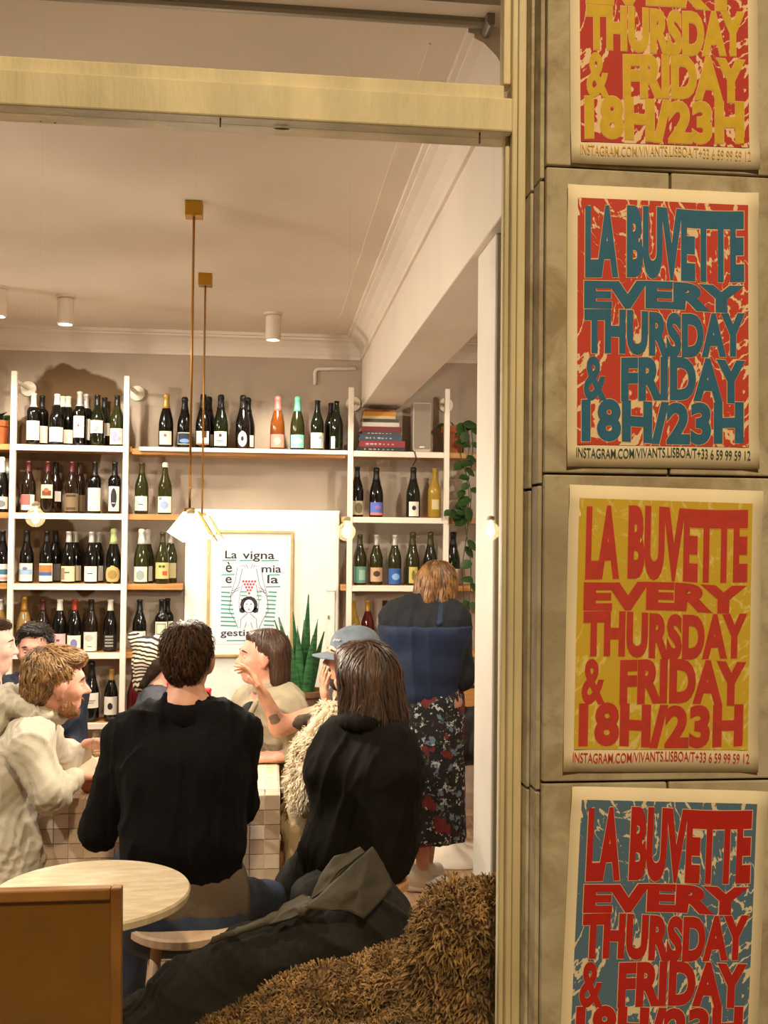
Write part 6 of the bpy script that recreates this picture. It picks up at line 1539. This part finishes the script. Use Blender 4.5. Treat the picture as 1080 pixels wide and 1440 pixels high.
def flap(name, pts, centre, m_):
    """turned-over piece of cloth: outline plus a raised middle, thick and rounded"""
    o_ = np.array(coat.location); P_ = [Q(*p)-o_ for p in pts]; c_ = Q(*centre)-o_; n_ = len(P_)
    mid = [(p+c_)*.5+V(0, -.006*math.sin(i*2.1), .004*math.cos(i*1.7)) for i, p in enumerate(P_)]
    vs = [tuple(p) for p in P_]+[tuple(p) for p in mid]+[tuple(c_)]
    fs = [(i, (i+1) % n_, n_+(i+1) % n_, n_+i) for i in range(n_)]+[(n_+i, n_+(i+1) % n_, 2*n_) for i in range(n_)]
    f_ = MB().add(vs, fs).build(name, m_, coat, smooth=True)
    f_.modifiers.new('t', 'SOLIDIFY').thickness = .007
    sb = f_.modifiers.new('s', 'SUBSURF'); sb.levels = 2; sb.render_levels = 2; sb.boundary_smooth = 'PRESERVE_CORNERS'; sb.subdivision_type = 'SIMPLE'
    dp = f_.modifiers.new('d', 'DISPLACE'); tx_ = bpy.data.textures.get('cloth_noise') or bpy.data.textures.new('cloth_noise', 'CLOUDS'); tx_.noise_scale = .06; dp.texture = tx_; dp.strength = .012; dp.mid_level = .5
    return f_
flap('lining_flap', [(428, 1276, 2.80), (462, 1246, 2.82), (496, 1214, 2.84), (524, 1190, 2.88), (540, 1214, 2.88), (552, 1246, 2.86), (540, 1262, 2.83), (512, 1292, 2.78), (494, 1282, 2.79), (462, 1282, 2.79)], (505, 1250, 2.80), m_lining)
flap('lining_flap', [(432, 1268, 2.88), (450, 1232, 2.89), (470, 1204, 2.90), (506, 1191, 2.91), (514, 1198, 2.90), (490, 1216, 2.88), (458, 1250, 2.86)], (472, 1228, 2.87), m_lining)
flap('lining_flap', [(378, 1300, 2.84), (398, 1270, 2.88), (426, 1256, 2.90), (446, 1262, 2.88), (430, 1282, 2.83), (408, 1292, 2.82)], (412, 1276, 2.84), m_lining)
soft('coat_hem', [cap(Q(300, 1322, 2.86), Q(385, 1292, 2.86), .010, .014, .02), cap(Q(385, 1292, 2.86), Q(430, 1280, 2.84), .014, .018, .02)], .006, m_lining, coat, folds(.004, 20, 3))
tag(coat, 'black coat with grey lining heaped on the window bench', 'coat')

m_fleece = mat('fleece_base', (110, 78, 40), .95, rgb2=(66, 44, 20), scale=20)
m_fleece2 = mat('fleece_curl', (158, 120, 68), .85, rgb2=(92, 66, 32), scale=16)
S_ = lambda x_, y_, Y_: P(x_, y_, Y_)
fr0 = P(560, 1420, 2.68); fleece = empty('sheepskin_throw', (fr0[0], fr0[1], bz))
fp = [cap(S_(310, 1490, 2.60), S_(440, 1432, 2.64), .085, .10, .06), cap(S_(440, 1432, 2.64), S_(570, 1408, 2.66), .10, .12, .06), cap(S_(570, 1408, 2.62), S_(690, 1392, 2.45), .12, .10, .06), cap(S_(420, 1520, 2.44), S_(700, 1490, 2.42), .09, .10, .06), cap(S_(260, 1540, 2.54), S_(420, 1510, 2.46), .07, .09, .06),
      cap(S_(640, 1298, 2.47), S_(695, 1290, 2.44), .088, .085, .04), cap(S_(625, 1350, 2.50), S_(695, 1345, 2.46), .095, .10, .05)]
fb = soft('hide', fp, .011, m_fleece, fleece, folds(.010, 12, 91, (1, 1, 1)))
ft = strands('fleece', fb, 24000, .022, .0034, lambda p, n: (n[0]*1.1+.5*math.sin(p[0]*70+p[2]*40), n[1]*1.1+.3*math.cos(p[1]*60), n[2]*1.1-.15), m_fleece2, fb, .010, 3, 92, lambda co, no: (no[:, 1] < .75), .6, False, .6)
ft['kind'] = 'stuff'
tag(fleece, 'thick curly brown sheepskin draped over the window bench', 'sheepskin')

# dark shoulder bag hanging on the chair by the pillar
bp = P(652, 1030, 5.02); bag = empty('shoulder_bag', (bp[0]+.02, bp[1], bp[2]-.14))
m_bag = mat('bag_dark', (38, 32, 28), .7, var=.15, scale=9, bump=.2, bscale=60)
soft('bag_body', [cap(bp+V(-.03, 0, -.05), bp+V(.06, 0, -.05), .11, .11, .05), cap(bp+V(-.02, 0, .05), bp+V(.05, 0, .05), .08, .08, .05)], .010, m_bag, bag, folds(.008, 16, 95))
hl = [tuple(bp+V(-.07, -.02, .10)-np.array(bag.location)), tuple(bp+V(-.03, 0, .22)-np.array(bag.location)), tuple(bp+V(.07, .03, .22)-np.array(bag.location)), tuple(bp+V(.10, -.02, .10)-np.array(bag.location))]
MB().tube(hl, .012, 8).build('handle', m_bag, bag, smooth=True)
tag(bag, 'dark slouchy shoulder bag hanging between skirt and pillar', 'bag')
# added unseen spotlights that brighten the room: left part and bay behind the pillar
for (x_, y_, aim, wt, where) in ((-1.9, 2.72, (-.1, 3.9, .6), 150, 'near the window on the left'), (-2.2, 4.9, (-.6, 5.2, .9), 110, 'far left near the back wall'), (1.3, 4.2, (.7, 5.4, .8), 78, 'in the bay behind the pillar')):
    r_ = empty('ceiling_spot', (x_, y_, CEIL))
    MB().lathe([(.001, -.012), (.052, -.012), (.052, 0), (.001, 0)], 20).build('ceiling_plate', m_fix, r_)
    MB().lathe([(.036, -.15), (.042, -.145), (.042, -.02), (.036, -.0121), (.001, -.0121)], 20, cap=False).build('housing', m_fix, r_)
    tag(r_, 'added unseen white cylinder ceiling spotlight '+where, 'spotlight', 'white cylinder spotlights on the ceiling')
    ROOM_SPOTS.append(((x_, y_, CEIL-.16), aim, wt, 140))
for (loc, aim, watts, cone) in ROOM_SPOTS:
    light('spot_light', 'SPOT', loc, watts, WARM, aim, .03, cone, .6)
